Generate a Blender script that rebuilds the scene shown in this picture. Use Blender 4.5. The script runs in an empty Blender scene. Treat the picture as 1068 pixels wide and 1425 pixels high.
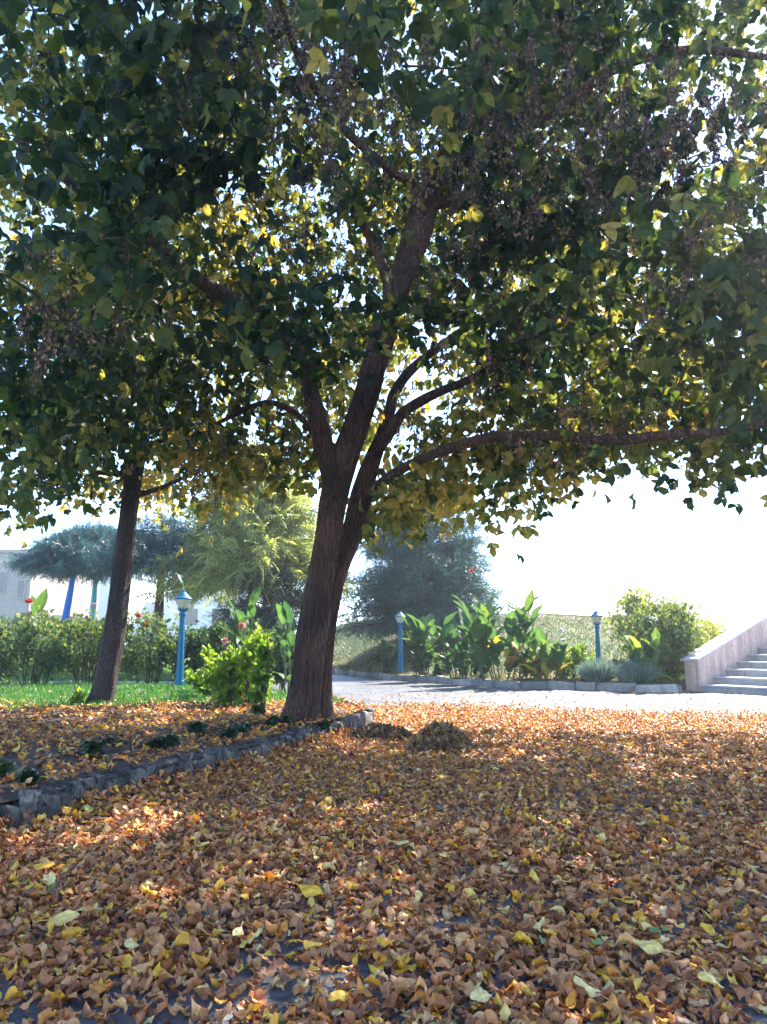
import bpy, math, random
import numpy as np
from mathutils import Vector, Matrix, noise as mnoise

rng = np.random.default_rng(11)
random.seed(11)
scene = bpy.context.scene
COL = scene.collection
R = math.radians
CH = 1.0                       # camera height
PITCH = R(9.67)
FPX = 1080.0
cp, sp_ = math.cos(PITCH), math.sin(PITCH)

# ---------------------------------------------------------------- survey helpers
def P(px, py, D):
    X = (px - 534) / FPX; Y = (712.5 - py) / FPX
    y = cp - Y * sp_; z = sp_ + Y * cp
    return np.array([X * D / y, D, CH + z * D / y])

def G(px, py, z=0.0):
    X = (px - 534) / FPX; Y = (712.5 - py) / FPX
    y = cp - Y * sp_; dz = sp_ + Y * cp
    k = (z - CH) / dz
    return np.array([X * k, y * k, z])

# ---------------------------------------------------------------- mesh helpers
def norm(v):
    v = np.asarray(v, float)
    return v / np.maximum(np.linalg.norm(v, axis=-1, keepdims=True), 1e-9)

class MB:
    def __init__(s):
        s.v = []; s.f3 = []; s.f4 = []; s.n = 0; s.a = []; s.lu = []; s.m3 = []; s.m4 = []
    def add(s, v, f3=None, f4=None, rnd=None, lu=None, mat=0):
        v = np.asarray(v, float).reshape(-1, 3)
        k = len(v)
        s.v.append(v)
        s.a.append(np.full(k, 0.5) if rnd is None else np.broadcast_to(np.asarray(rnd, float), (k,)))
        s.lu.append(np.zeros(k) if lu is None else np.broadcast_to(np.asarray(lu, float), (k,)))
        if f3 is not None and len(f3):
            f = np.asarray(f3, np.int64).reshape(-1, 3) + s.n; s.f3.append(f); s.m3.append(np.full(len(f), mat))
        if f4 is not None and len(f4):
            f = np.asarray(f4, np.int64).reshape(-1, 4) + s.n; s.f4.append(f); s.m4.append(np.full(len(f), mat))
        s.n += k
    def scatter(s, T, f3, f4, M, pos, rnd, lu=None, mat=0, idx=None):
        """T: (k,3) or (t,k,3) templates, M: (n,3,3) rows = local axes, pos (n,3)"""
        T = np.asarray(T, float)
        n = len(pos)
        if n == 0: return
        if T.ndim == 3:
            V = np.einsum('nki,nij->nkj', T[idx], M)
        else:
            V = np.einsum('ki,nij->nkj', T, M)
        V = V + pos[:, None, :]
        k = V.shape[1]
        off = (np.arange(n) * k)[:, None, None]
        s.add(V.reshape(-1, 3),
              (np.asarray(f3).reshape(1, -1, 3) + off).reshape(-1, 3) if len(f3) else None,
              (np.asarray(f4).reshape(1, -1, 4) + off).reshape(-1, 4) if len(f4) else None,
              np.repeat(np.asarray(rnd, float), k), None if lu is None else np.tile(lu, n), mat)
    def box(s, c, h, rot=None, rnd=0.5, mat=0):
        c = np.asarray(c, float); h = np.asarray(h, float)
        v = np.array([[x, y, z] for z in (-1, 1) for y in (-1, 1) for x in (-1, 1)], float) * h
        if rot is not None: v = v @ np.asarray(rot)
        s.add(v + c, None, [[0, 2, 3, 1], [4, 5, 7, 6], [0, 1, 5, 4], [2, 6, 7, 3], [0, 4, 6, 2], [1, 3, 7, 5]], rnd, mat=mat)
    def tube(s, pts, rad, k=6, rnd=0.5, cap=True, disp=None, mat=0):
        pts = np.asarray(pts, float); n = len(pts)
        rad = np.broadcast_to(np.asarray(rad, float), (n,))
        t = norm(np.gradient(pts, axis=0))
        ref = np.array([1.0, 0.13, 0.07]) if abs(t[:, 0]).mean() < 0.7 else np.array([0.1, 0.1, 1.0])
        u = norm(np.cross(np.cross(t, ref), t)); w = np.cross(t, u)
        ang = np.linspace(0, 2 * np.pi, k, endpoint=False)
        dirs = u[:, None] * np.cos(ang)[None, :, None] + w[:, None] * np.sin(ang)[None, :, None]
        rr = np.repeat(rad[:, None], k, 1)
        if disp is not None: rr = rr + disp(rr, ang, pts)
        V = pts[:, None] + dirs * rr[..., None]
        i = np.arange(n - 1)[:, None] * k; j = np.arange(k)[None]; j2 = (j + 1) % k
        f = np.stack([i + j, i + j2, i + k + j2, i + k + j], -1).reshape(-1, 4)
        V = V.reshape(-1, 3); f3 = []
        if cap:
            V = np.vstack([V, pts[0], pts[-1]]); a = n * k
            jj = np.arange(k)
            f3 = np.vstack([np.stack([np.full(k, a), (jj + 1) % k, jj], -1),
                            np.stack([np.full(k, a + 1), (n - 1) * k + jj, (n - 1) * k + (jj + 1) % k], -1)])
        s.add(V, f3, f, rnd, mat=mat)
    def lathe(s, prof, k=24, c=(0, 0, 0), rnd=0.5, mat=0):
        prof = np.asarray(prof, float); n = len(prof)
        ang = np.linspace(0, 2 * np.pi, k, endpoint=False)
        V = np.stack([prof[:, 0, None] * np.cos(ang), prof[:, 0, None] * np.sin(ang), np.repeat(prof[:, 1, None], k, 1)], -1)
        i = np.arange(n - 1)[:, None] * k; j = np.arange(k)[None]; j2 = (j + 1) % k
        f = np.stack([i + j, i + j2, i + k + j2, i + k + j], -1).reshape(-1, 4)
        s.add(V.reshape(-1, 3) + np.asarray(c, float), None, f, rnd, mat=mat)
    def build(s, name, mats, parent=None, smooth=True):
        me = bpy.data.meshes.new(name)
        V = np.vstack(s.v)
        f3 = np.vstack(s.f3) if s.f3 else np.zeros((0, 3), np.int64)
        f4 = np.vstack(s.f4) if s.f4 else np.zeros((0, 4), np.int64)
        me.vertices.add(len(V)); me.vertices.foreach_set('co', V.astype(np.float32).ravel())
        loops = np.concatenate([f3.ravel(), f4.ravel()]).astype(np.int32)
        me.loops.add(len(loops)); me.loops.foreach_set('vertex_index', loops)
        nf = len(f3) + len(f4)
        me.polygons.add(nf)
        st = np.concatenate([np.arange(len(f3)) * 3, len(f3) * 3 + np.arange(len(f4)) * 4]).astype(np.int32)
        me.polygons.foreach_set('loop_start', st)
        mi = np.concatenate((s.m3 if s.m3 else []) + (s.m4 if s.m4 else [])).astype(np.int32)
        me.polygons.foreach_set('material_index', mi)
        me.polygons.foreach_set('use_smooth', np.full(nf, smooth))
        a = me.attributes.new('rnd', 'FLOAT', 'POINT'); a.data.foreach_set('value', np.concatenate(s.a).astype(np.float32))
        a = me.attributes.new('lu', 'FLOAT', 'POINT'); a.data.foreach_set('value', np.concatenate(s.lu).astype(np.float32))
        for m in (mats if isinstance(mats, (list, tuple)) else [mats]): me.materials.append(m)
        me.update(calc_edges=True); me.validate()
        o = bpy.data.objects.new(name, me); COL.objects.link(o)
        if parent is not None: o.parent = parent
        return o

def empty(name, loc, rz=0.0):
    o = bpy.data.objects.new(name, None); COL.objects.link(o)
    o.location = tuple(float(q) for q in loc); o.rotation_euler = (0, 0, rz); o.empty_display_size = 0.2
    return o
def tag(o, label, cat, group=None):
    o['label'] = label; o['category'] = cat
    if group: o['group'] = group
    return o
def struct(o, kind='structure'):
    o['kind'] = kind; return o
def copy_tree(o, parent=None):
    c = o.copy(); COL.objects.link(c)
    if parent is not None: c.parent = parent
    for ch in [x for x in bpy.data.objects if x.parent == o]: copy_tree(ch, c)
    return c

def spline(pts, step):
    pts = np.asarray(pts, float)
    out = []
    p = np.vstack([2 * pts[0] - pts[1], pts, 2 * pts[-1] - pts[-2]])
    for i in range(1, len(p) - 2):
        n = max(2, int(np.linalg.norm(p[i + 1, :3] - p[i, :3]) / step))
        t = np.linspace(0, 1, n, endpoint=False)[:, None]
        out.append(.5 * (2 * p[i] + (p[i + 1] - p[i - 1]) * t + (2 * p[i - 1] - 5 * p[i] + 4 * p[i + 1] - p[i + 2]) * t ** 2
                         + (-p[i - 1] + 3 * p[i] - 3 * p[i + 1] + p[i + 2]) * t ** 3))
    out.append(pts[-1:])
    return np.vstack(out)

def basis(axis, nrm):
    """rows: x across, y along axis, z normal"""
    y = norm(axis); z = norm(nrm - (nrm * y).sum(-1, keepdims=True) * y); x = np.cross(y, z)
    return np.stack([x, y, z], 1)

def rvec(n):
    return norm(rng.normal(size=(n, 3)))

# ---------------------------------------------------------------- materials
def newmat(name):
    m = bpy.data.materials.new(name); m.use_nodes = True
    nt = m.node_tree; b = nt.nodes['Principled BSDF']
    return m, nt, b, nt.nodes['Material Output']
def N(nt, t, **kw):
    n = nt.nodes.new(t)
    for k, v in kw.items():
        if k.startswith('i_'): n.inputs[k[2:].replace('_', ' ')].default_value = v
        else: setattr(n, k, v)
    return n
def ramp(nt, stops, fac=None, interp='LINEAR'):
    n = nt.nodes.new('ShaderNodeValToRGB'); cr = n.color_ramp; cr.interpolation = interp
    while len(cr.elements) < len(stops): cr.elements.new(0.5)
    for e, (p, c) in zip(cr.elements, stops):
        e.position = p; e.color = (c[0], c[1], c[2], 1)
    if fac is not None: nt.links.new(fac, n.inputs[0])
    return n
def attr(nt, name):
    n = nt.nodes.new('ShaderNodeAttribute'); n.attribute_name = name; return n
def coords(nt, scale=None):
    t = nt.nodes.new('ShaderNodeTexCoord')
    if scale is None: return t.outputs['Object']
    mp = nt.nodes.new('ShaderNodeMapping'); mp.inputs['Scale'].default_value = scale
    nt.links.new(t.outputs['Object'], mp.inputs[0]); return mp.outputs[0]
def bump(nt, h, b, strength, dist):
    n = nt.nodes.new('ShaderNodeBump'); n.inputs['Strength'].default_value = strength; n.inputs['Distance'].default_value = dist
    nt.links.new(h, n.inputs['Height']); nt.links.new(n.outputs[0], b.inputs['Normal']); return n
def mixc(nt, fac, a, b, mode='MIX'):
    n = nt.nodes.new('ShaderNodeMix'); n.data_type = 'RGBA'; n.blend_type = mode
    for s_, v in ((0, fac), (6, a), (7, b)):
        if isinstance(v, (int, float)): n.inputs[s_].default_value = v
        elif isinstance(v, tuple): n.inputs[s_].default_value = (*v, 1)
        else: nt.links.new(v, n.inputs[s_])
    return n.outputs[2]

def leaf_mat(name, stops, rough=0.45, trans=0.45, tr_gain=(1.9, 1.7, 0.7), noise_amt=0.5, vein=0.25, spec=0.5, nscale=30):
    m, nt, b, out = newmat(name)
    a = attr(nt, 'rnd')
    c = ramp(nt, stops, a.outputs['Fac']).outputs[0]
    nz = N(nt, 'ShaderNodeTexNoise', i_Scale=float(nscale), i_Detail=3.0)
    nt.links.new(coords(nt), nz.inputs['Vector'])
    mul = ramp(nt, [(0.3, (1 - noise_amt,) * 3), (0.7, (1 + noise_amt * .5,) * 3)], nz.outputs[0])
    c = mixc(nt, 1.0, c, mul.outputs[0], 'MULTIPLY')
    lu = attr(nt, 'lu')
    vr = ramp(nt, [(0.0, (1 + vein,) * 3), (0.12, (1, 1, 1))], lu.outputs['Fac'])
    c = mixc(nt, 1.0, c, vr.outputs[0], 'MULTIPLY')
    nt.links.new(c, b.inputs['Base Color']); b.inputs['Roughness'].default_value = rough
    b.inputs['Specular IOR Level'].default_value = spec
    if trans > 0:
        t = nt.nodes.new('ShaderNodeBsdfTranslucent')
        tc = mixc(nt, 1.0, c, tr_gain, 'MULTIPLY'); nt.links.new(tc, t.inputs[0])
        mx = nt.nodes.new('ShaderNodeMixShader'); mx.inputs[0].default_value = trans
        nt.links.new(b.outputs[0], mx.inputs[1]); nt.links.new(t.outputs[0], mx.inputs[2]); nt.links.new(mx.outputs[0], out.inputs[0])
    return m

def bark_mat(name, c1, c2, stretch=(9, 9, 1.6), strength=0.8, dist=0.03):
    m, nt, b, out = newmat(name)
    nz = N(nt, 'ShaderNodeTexNoise', i_Scale=3.0, i_Detail=8.0, i_Roughness=0.65); nt.links.new(coords(nt, stretch), nz.inputs['Vector'])
    vo = N(nt, 'ShaderNodeTexVoronoi', i_Scale=3.2); vo.feature = 'DISTANCE_TO_EDGE'
    nt.links.new(coords(nt, stretch), vo.inputs['Vector'])
    n2 = N(nt, 'ShaderNodeTexNoise', i_Scale=2.0, i_Detail=4.0); nt.links.new(coords(nt), n2.inputs['Vector'])
    h = nt.nodes.new('ShaderNodeMath'); h.operation = 'MULTIPLY_ADD'; h.inputs[1].default_value = 1.3
    nt.links.new(vo.outputs[0], h.inputs[0]); nt.links.new(nz.outputs[0], h.inputs[2])
    c = ramp(nt, [(0.35, c1), (0.8, c2)], h.outputs[0]).outputs[0]
    c = mixc(nt, 1.0, c, ramp(nt, [(0.32, (.5, .52, .5)), (0.66, (1.4, 1.3, 1.25))], n2.outputs[0]).outputs[0], 'MULTIPLY')
    nt.links.new(c, b.inputs['Base Color']); b.inputs['Roughness'].default_value = 0.9
    bump(nt, h.outputs[0], b, strength, dist)
    return m

def plain_mat(name, c1, c2, scale=8.0, rough=0.8, bstr=0.3, bdist=0.01, metallic=0.0, detail=6.0):
    m, nt, b, out = newmat(name)
    nz = N(nt, 'ShaderNodeTexNoise', i_Scale=scale, i_Detail=detail, i_Roughness=0.6); nt.links.new(coords(nt), nz.inputs['Vector'])
    c = ramp(nt, [(0.3, c1), (0.7, c2)], nz.outputs[0]).outputs[0]
    nt.links.new(c, b.inputs['Base Color']); b.inputs['Roughness'].default_value = rough; b.inputs['Metallic'].default_value = metallic
    if bstr: bump(nt, nz.outputs[0], b, bstr, bdist)
    return m

# crown leaves: dark green through olive to yellow and ochre; dark end deepened for unlit near leaves
M_LEAF = leaf_mat('elder_leaf', [(0.0, (.009, .026, .014)), (.25, (.022, .046, .017)), (.48, (.066, .090, .022)), (.7, (.19, .19, .05)), (1.0, (.40, .29, .08))],
                  rough=.5, trans=.5, spec=.28, tr_gain=(1.95, 1.8, .85), noise_amt=.3, nscale=22)
M_SEED = leaf_mat('elder_seed', [(0.0, (.035, .02, .018)), (.7, (.11, .062, .048)), (1.0, (.24, .15, .09))], rough=.7, trans=.3, tr_gain=(1.4, 1.2, 1), noise_amt=.3)
M_BARK = bark_mat('elder_bark', (.008, .004, .003), (.135, .065, .04), stretch=(11, 11, 1.3), strength=1.0, dist=.06)
M_BARK2 = bark_mat('dark_bark', (.006, .0045, .004), (.055, .037, .028), stretch=(14, 14, 6))
M_TWIG = plain_mat('twig_bark', (.02, .014, .01), (.07, .045, .03), 20, .9, .2)
M_DRY = leaf_mat('dry_leaf', [(0.0, (.12, .036, .018)), (.16, (.25, .09, .034)), (.36, (.49, .172, .048)), (.55, (.63, .28, .092)), (.68, (.68, .38, .155)), (.74, (.72, .25, .02)), (.84, (.82, .45, .025)), (.90, (.80, .50, .08)), (.97, (.80, .60, .24)), (1.0, (.20, .26, .07))],
                 rough=.55, trans=.16, tr_gain=(1.3, 1.1, .7), noise_amt=.38, vein=.3, nscale=45)
M_PILE = leaf_mat('rotting_leaf', [(0.0, (.05, .028, .016)), (.6, (.16, .085, .04)), (1.0, (.34, .2, .07))], rough=.7, trans=.1, noise_amt=.4)
M_ROSE = leaf_mat('rose_leaf', [(0, (.028, .062, .036)), (.5, (.07, .125, .052)), (.85, (.15, .195, .065)), (1, (.26, .26, .08))], trans=.45, spec=.2, rough=.6, tr_gain=(1.6, 1.5, .8), noise_amt=.25)
M_LIME = leaf_mat('sunny_leaf', [(0, (.06, .12, .025)), (.5, (.13, .22, .03)), (1, (.30, .36, .05))], trans=.5, tr_gain=(1.9, 1.8, .7), noise_amt=.25)
M_DARKLEAF = leaf_mat('ivy_leaf', [(0, (.012, .028, .016)), (.6, (.025, .05, .02)), (1, (.07, .09, .03))], rough=.3, trans=.15)
M_PALEBUSH = leaf_mat('pale_leaf', [(0, (.10, .15, .07)), (.5, (.2, .25, .09)), (1, (.42, .42, .14))], trans=.45, tr_gain=(1.7, 1.6, .8))
M_CANNA = leaf_mat('canna_leaf', [(0, (.03, .085, .05)), (.5, (.06, .135, .045)), (.8, (.13, .20, .05)), (.93, (.5, .40, .04)), (1, (.22, .10, .05))], rough=.5, spec=.25, trans=.45, tr_gain=(1.7, 1.5, .75), noise_amt=.25, vein=.5, nscale=9)
M_STALK = plain_mat('canna_stalk', (.05, .07, .03), (.14, .12, .05), 12, .7, .1)
M_LAV = leaf_mat('lavender_leaf', [(0, (.08, .14, .11)), (1, (.24, .32, .25))], trans=.25, tr_gain=(1.2, 1.2, 1))
M_SPRUCE = leaf_mat('spruce_needle', [(0, (.018, .06, .048)), (.6, (.055, .15, .115)), (1, (.16, .29, .21))], trans=.25, tr_gain=(1.2, 1.3, 1), vein=0)
M_PINE = leaf_mat('pine_needle', [(0, (.010, .042, .048)), (.6, (.025, .10, .11)), (1, (.085, .20, .19))], trans=.25, tr_gain=(1.2, 1.3, 1), vein=0)
M_CEDAR = leaf_mat('cedar_spray', [(0, (.10, .16, .06)), (.6, (.26, .31, .11)), (1, (.50, .50, .19))], trans=.5, tr_gain=(1.6, 1.5, .8), vein=0)
M_JUNI = leaf_mat('juniper_spray', [(0, (.012, .028, .02)), (1, (.045, .075, .05))], trans=.1, vein=0)
M_GRASS = leaf_mat('lawn_grass', [(0, (.025, .10, .03)), (.6, (.06, .18, .035)), (1, (.16, .24, .05))], trans=.4, tr_gain=(1.7, 1.7, .6), noise_amt=.3, vein=0)
M_HGRASS = leaf_mat('hill_grass', [(0, (.05, .095, .02)), (.5, (.10, .125, .03)), (.8, (.17, .135, .045)), (1, (.21, .14, .065))], trans=.35, tr_gain=(1.5, 1.4, .7), noise_amt=.3, vein=0)
M_RED = leaf_mat('red_petal', [(0, (.45, .03, .03)), (1, (.62, .10, .07))], trans=.3, tr_gain=(1.3, 1, 1), vein=0)
M_PINK = leaf_mat('pink_petal', [(0, (.65, .2, .2)), (1, (.8, .42, .36))], trans=.3, tr_gain=(1.2, 1, 1), vein=0)
M_WHITE = leaf_mat('white_petal', [(0, (.75, .74, .68)), (1, (.85, .85, .82))], trans=.3, tr_gain=(1, 1, 1), vein=0)
M_SPIKE = leaf_mat('seed_spike', [(0, (.10, .05, .04)), (1, (.25, .1, .07))], trans=.1, vein=0)
M_BLUE = plain_mat('blue_paint', (.006, .11, .21), (.014, .17, .30), 22, .55, .12, .004)
_nt = M_BLUE.node_tree; _n = N(_nt, 'ShaderNodeTexNoise', i_Scale=26.0, i_Detail=8.0, i_Roughness=.75); _nt.links.new(coords(_nt), _n.inputs['Vector'])
_b = _nt.nodes['Principled BSDF']; _src = _b.inputs['Base Color'].links[0].from_socket
_nt.links.new(mixc(_nt, ramp(_nt, [(.60, (0, 0, 0)), (.66, (.8,) * 3)], _n.outputs[0]).outputs[0], _src, (.10, .07, .055)), _b.inputs['Base Color'])
M_BLUE.node_tree.nodes['Principled BSDF'].inputs['Specular IOR Level'].default_value = .2
M_BLUETRUNK = plain_mat('blue_trunk_paint', (.01, .12, .5), (.03, .2, .6), 10, .7, .6, .02)
M_TEALTRUNK = plain_mat('turquoise_trunk_paint', (.02, .30, .42), (.12, .5, .58), 6, .7, .6, .02)
M_GREYTRUNK = plain_mat('faded_trunk_paint', (.16, .17, .2), (.28, .28, .33), 6, .8, .6, .02)
M_SOIL = plain_mat('bed_soil', (.022, .014, .008), (.07, .042, .022), 5, .95, .8, .04)

def glass_mat():
    m, nt, b, out = newmat('lamp_glass')
    b.inputs['Base Color'].default_value = (.78, .74, .64, 1); b.inputs['Roughness'].default_value = .35
    t = nt.nodes.new('ShaderNodeBsdfTranslucent'); t.inputs[0].default_value = (.85, .82, .72, 1)
    nz = N(nt, 'ShaderNodeTexNoise', i_Scale=7.0); nt.links.new(coords(nt), nz.inputs['Vector'])
    nt.links.new(ramp(nt, [(.3, (.62, .56, .44)), (.7, (.80, .77, .68))], nz.outputs[0]).outputs[0], b.inputs['Base Color'])
    mx = nt.nodes.new('ShaderNodeMixShader'); mx.inputs[0].default_value = .4
    nt.links.new(b.outputs[0], mx.inputs[1]); nt.links.new(t.outputs[0], mx.inputs[2]); nt.links.new(mx.outputs[0], out.inputs[0])
    return m
M_GLASS = glass_mat()

def paving_mat():
    m, nt, b, out = newmat('slate_paving')
    co = coords(nt)
    dz = N(nt, 'ShaderNodeTexNoise', i_Scale=2.2, i_Detail=3.0); nt.links.new(co, dz.inputs['Vector'])
    wv = mixc(nt, .10, co, dz.outputs['Color'], 'ADD')
    vd = N(nt, 'ShaderNodeTexVoronoi', i_Scale=3.3); vd.feature = 'DISTANCE_TO_EDGE'; vd.voronoi_dimensions = '2D'; nt.links.new(wv, vd.inputs['Vector'])
    vc = N(nt, 'ShaderNodeTexVoronoi', i_Scale=3.3); vc.voronoi_dimensions = '2D'; nt.links.new(wv, vc.inputs['Vector'])
    n1 = N(nt, 'ShaderNodeTexNoise', i_Scale=14.0, i_Detail=9.0, i_Roughness=.7); nt.links.new(co, n1.inputs['Vector'])
    n2 = N(nt, 'ShaderNodeTexNoise', i_Scale=.9, i_Detail=4.0); nt.links.new(co, n2.inputs['Vector'])
    sep = nt.nodes.new('ShaderNodeSeparateColor'); nt.links.new(vc.outputs['Color'], sep.inputs[0])
    base = ramp(nt, [(0, (.055, .062, .072)), (.5, (.088, .094, .104)), (1, (.135, .132, .132))], sep.outputs[0]).outputs[0]
    base = mixc(nt, 1.0, base, ramp(nt, [(.25, (.5, .5, .52)), (.75, (1.3, 1.28, 1.25))], n1.outputs[0]).outputs[0], 'MULTIPLY')
    base = mixc(nt, 1.0, base, ramp(nt, [(.35, (.75, .75, .78)), (.7, (1.1, 1.08, 1.05))], n2.outputs[0]).outputs[0], 'MULTIPLY')
    jm = ramp(nt, [(.02, (0, 0, 0)), (.055, (1, 1, 1))], vd.outputs[0])
    col = mixc(nt, jm.outputs[0], (.055, .05, .042), base)
    nt.links.new(col, b.inputs['Base Color'])
    rr = ramp(nt, [(.3, (.38,) * 3), (.7, (.7,) * 3)], n1.outputs[0]); nt.links.new(rr.outputs[0], b.inputs['Roughness'])
    hh = nt.nodes.new('ShaderNodeMath'); hh.operation = 'MULTIPLY_ADD'; hh.inputs[1].default_value = .6
    nt.links.new(n1.outputs[0], hh.inputs[0]); nt.links.new(jm.outputs[0], hh.inputs[2])
    bump(nt, hh.outputs[0], b, .8, .025)
    return m
M_PAVE = paving_mat()

def stone_mat(name, cols, scale=6.0, bstr=.8, bdist=.03, use_rnd=True):
    m, nt, b, out = newmat(name)
    co = coords(nt)
    n1 = N(nt, 'ShaderNodeTexNoise', i_Scale=scale, i_Detail=10.0, i_Roughness=.68); nt.links.new(co, n1.inputs['Vector'])
    n2 = N(nt, 'ShaderNodeTexNoise', i_Scale=scale * 7, i_Detail=5.0); nt.links.new(co, n2.inputs['Vector'])
    base = ramp(nt, cols, n1.outputs[0]).outputs[0]
    a = attr(nt, 'rnd')
    base = mixc(nt, 1.0, base, ramp(nt, [(0, (.45, .45, .46)), (1, (1.6, 1.5, 1.4))], a.outputs['Fac']).outputs[0], 'MULTIPLY')
    base = mixc(nt, 1.0, base, ramp(nt, [(.3, (.7,) * 3), (.7, (1.2,) * 3)], n2.outputs[0]).outputs[0], 'MULTIPLY')
    nt.links.new(base, b.inputs['Base Color']); b.inputs['Roughness'].default_value = .85
    bump(nt, n1.outputs[0], b, bstr, bdist)
    return m
M_KERB = stone_mat('kerb_stone', [(.36, (.03, .027, .024)), (.52, (.105, .095, .083)), (.7, (.27, .25, .22))], scale=9, bstr=1.0, bdist=.05)
M_KERB2 = stone_mat('far_kerb_stone', [(.3, (.20, .19, .18)), (.7, (.42, .40, .37))], scale=5)

def slab_mat(name, c1, c2, c3, w, h, mortar=(.25, .22, .2), stripes=True):
    m, nt, b, out = newmat(name)
    uvn = nt.nodes.new('ShaderNodeTexCoord')
    sx = nt.nodes.new('ShaderNodeSeparateXYZ'); nt.links.new(uvn.outputs['Object'], sx.inputs[0])
    ad = nt.nodes.new('ShaderNodeMath'); ad.operation = 'ADD'; nt.links.new(sx.outputs[0], ad.inputs[0]); nt.links.new(sx.outputs[1], ad.inputs[1])
    cx = nt.nodes.new('ShaderNodeCombineXYZ'); nt.links.new(ad.outputs[0], cx.inputs[0]); nt.links.new(sx.outputs[2], cx.inputs[1])
    br = N(nt, 'ShaderNodeTexBrick', i_Scale=1.0); br.inputs['Brick Width'].default_value = w; br.inputs['Row Height'].default_value = h
    br.inputs['Mortar Size'].default_value = .009; br.offset = .0; br.inputs['Color1'].default_value = (*c1, 1); br.inputs['Color2'].default_value = (*c2, 1); br.inputs['Mortar'].default_value = (*mortar, 1)
    br.inputs['Bias'].default_value = -.1
    nt.links.new(cx.outputs[0], br.inputs[0])
    n1 = N(nt, 'ShaderNodeTexNoise', i_Scale=9.0, i_Detail=8.0, i_Roughness=.6); nt.links.new(coords(nt), n1.inputs['Vector'])
    c = mixc(nt, 1.0, br.outputs[0], ramp(nt, [(.3, (.78, .78, .8)), (.7, (1.15, 1.12, 1.1))], n1.outputs[0]).outputs[0], 'MULTIPLY')
    n3 = N(nt, 'ShaderNodeTexNoise', i_Scale=1.6, i_Detail=3.0); nt.links.new(coords(nt, (2.5, 2.5, .7)), n3.inputs['Vector'])
    c = mixc(nt, ramp(nt, [(.5, (0, 0, 0)), (.62, (.6,) * 3)], n3.outputs[0]).outputs[0], c, c3)
    nt.links.new(c, b.inputs['Base Color']); b.inputs['Roughness'].default_value = .75
    bump(nt, n1.outputs[0], b, .25, .01)
    return m
M_PARAPET = slab_mat('pink_stone_cladding', (.62, .43, .33), (.42, .28, .225), (.36, .235, .20), .27, 3.0)
M_COPING = slab_mat('coping_stone', (.52, .46, .42), (.47, .41, .38), (.40, .36, .34), .8, 3.0)
M_STEP = slab_mat('step_stone', (.40, .38, .38), (.34, .33, .34), (.27, .27, .29), .6, 3.0)
M_TREAD = slab_mat('tread_stone', (.52, .50, .50), (.46, .45, .46), (.40, .40, .42), 1.2, 3.0)
M_BEIGE = slab_mat('beige_wall', (.40, .34, .29), (.37, .32, .28), (.33, .28, .25), .9, .45, mortar=(.3, .27, .24))
M_WHITEWALL = plain_mat('white_render', (.72, .72, .74), (.82, .81, .80), 1.2, .85, .1)
M_ROOF = plain_mat('pale_roof', (.55, .45, .42), (.7, .6, .56), 3, .8, .4, .03)
M_DARKGLASS = plain_mat('dark_window_glass', (.09, .08, .08), (.14, .12, .11), 1, .2, 0)

def ground_mat(name, stops, scale, bdist=.05):
    m, nt, b, out = newmat(name)
    n1 = N(nt, 'ShaderNodeTexNoise', i_Scale=scale, i_Detail=8.0, i_Roughness=.65); nt.links.new(coords(nt), n1.inputs['Vector'])
    n2 = N(nt, 'ShaderNodeTexNoise', i_Scale=scale * 25, i_Detail=4.0); nt.links.new(coords(nt), n2.inputs['Vector'])
    c = ramp(nt, stops, n1.outputs[0]).outputs[0]
    c = mixc(nt, 1.0, c, ramp(nt, [(.3, (.6,) * 3), (.7, (1.3,) * 3)], n2.outputs[0]).outputs[0], 'MULTIPLY')
    nt.links.new(c, b.inputs['Base Color']); b.inputs['Roughness'].default_value = .95
    bump(nt, n2.outputs[0], b, .7, bdist)
    return m
M_HILL = ground_mat('hill_turf', [(.35, (.045, .075, .02)), (.5, (.08, .09, .03)), (.62, (.15, .10, .05))], .45)
M_LAWN = ground_mat('lawn_turf', [(.35, (.03, .08, .02)), (.65, (.07, .13, .03))], .6)
M_LAND = ground_mat('far_land', [(.35, (.12, .13, .06)), (.65, (.22, .19, .12))], .05)
M_PATH = plain_mat('pale_path', (.30, .31, .34), (.42, .42, .45), 4, .85, .4, .02)

# ---------------------------------------------------------------- templates
def leaf_t(fold=.25, droop=.25, w=.31, lobed=False):
    """leaf: origin at the base, +Y to the tip, unit length"""
    t = np.array([0, .16, .38, .62, .82, 1.0])
    ww = np.array([0, .72, 1.0, .80, .42, 0]) * w
    if lobed: ww = np.array([0, .75, .95, 1.05, .35, 0]) * w
    V = []; lu = []
    for i in range(6): V.append((0, t[i], -droop * t[i] ** 2)); lu.append(0)
    for sgn in (-1, 1):
        for i in range(1, 5):
            V.append((sgn * ww[i], t[i] + .05 * (1 if lobed and i == 3 else 0), -droop * t[i] ** 2 + fold * ww[i])); lu.append(1)
    f3 = [[0, 1, 6], [4, 5, 9], [0, 10, 1], [4, 13, 5]]
    f4 = [[1, 2, 7, 6], [2, 3, 8, 7], [3, 4, 9, 8], [2, 1, 10, 11], [3, 2, 11, 12], [4, 3, 12, 13]]
    return np.array(V), f3, f4, np.array(lu, float)
LT, LF3, LF4, LLU = leaf_t()
LVAR = np.stack([leaf_t(f, d, w, l)[0] for f, d, w, l in [(.2, .15, .30, False), (.5, .4, .27, False), (-.2, .3, .33, True), (.35, .55, .30, True), (.1, -.2, .34, False), (.7, .2, .28, True)]])

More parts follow.
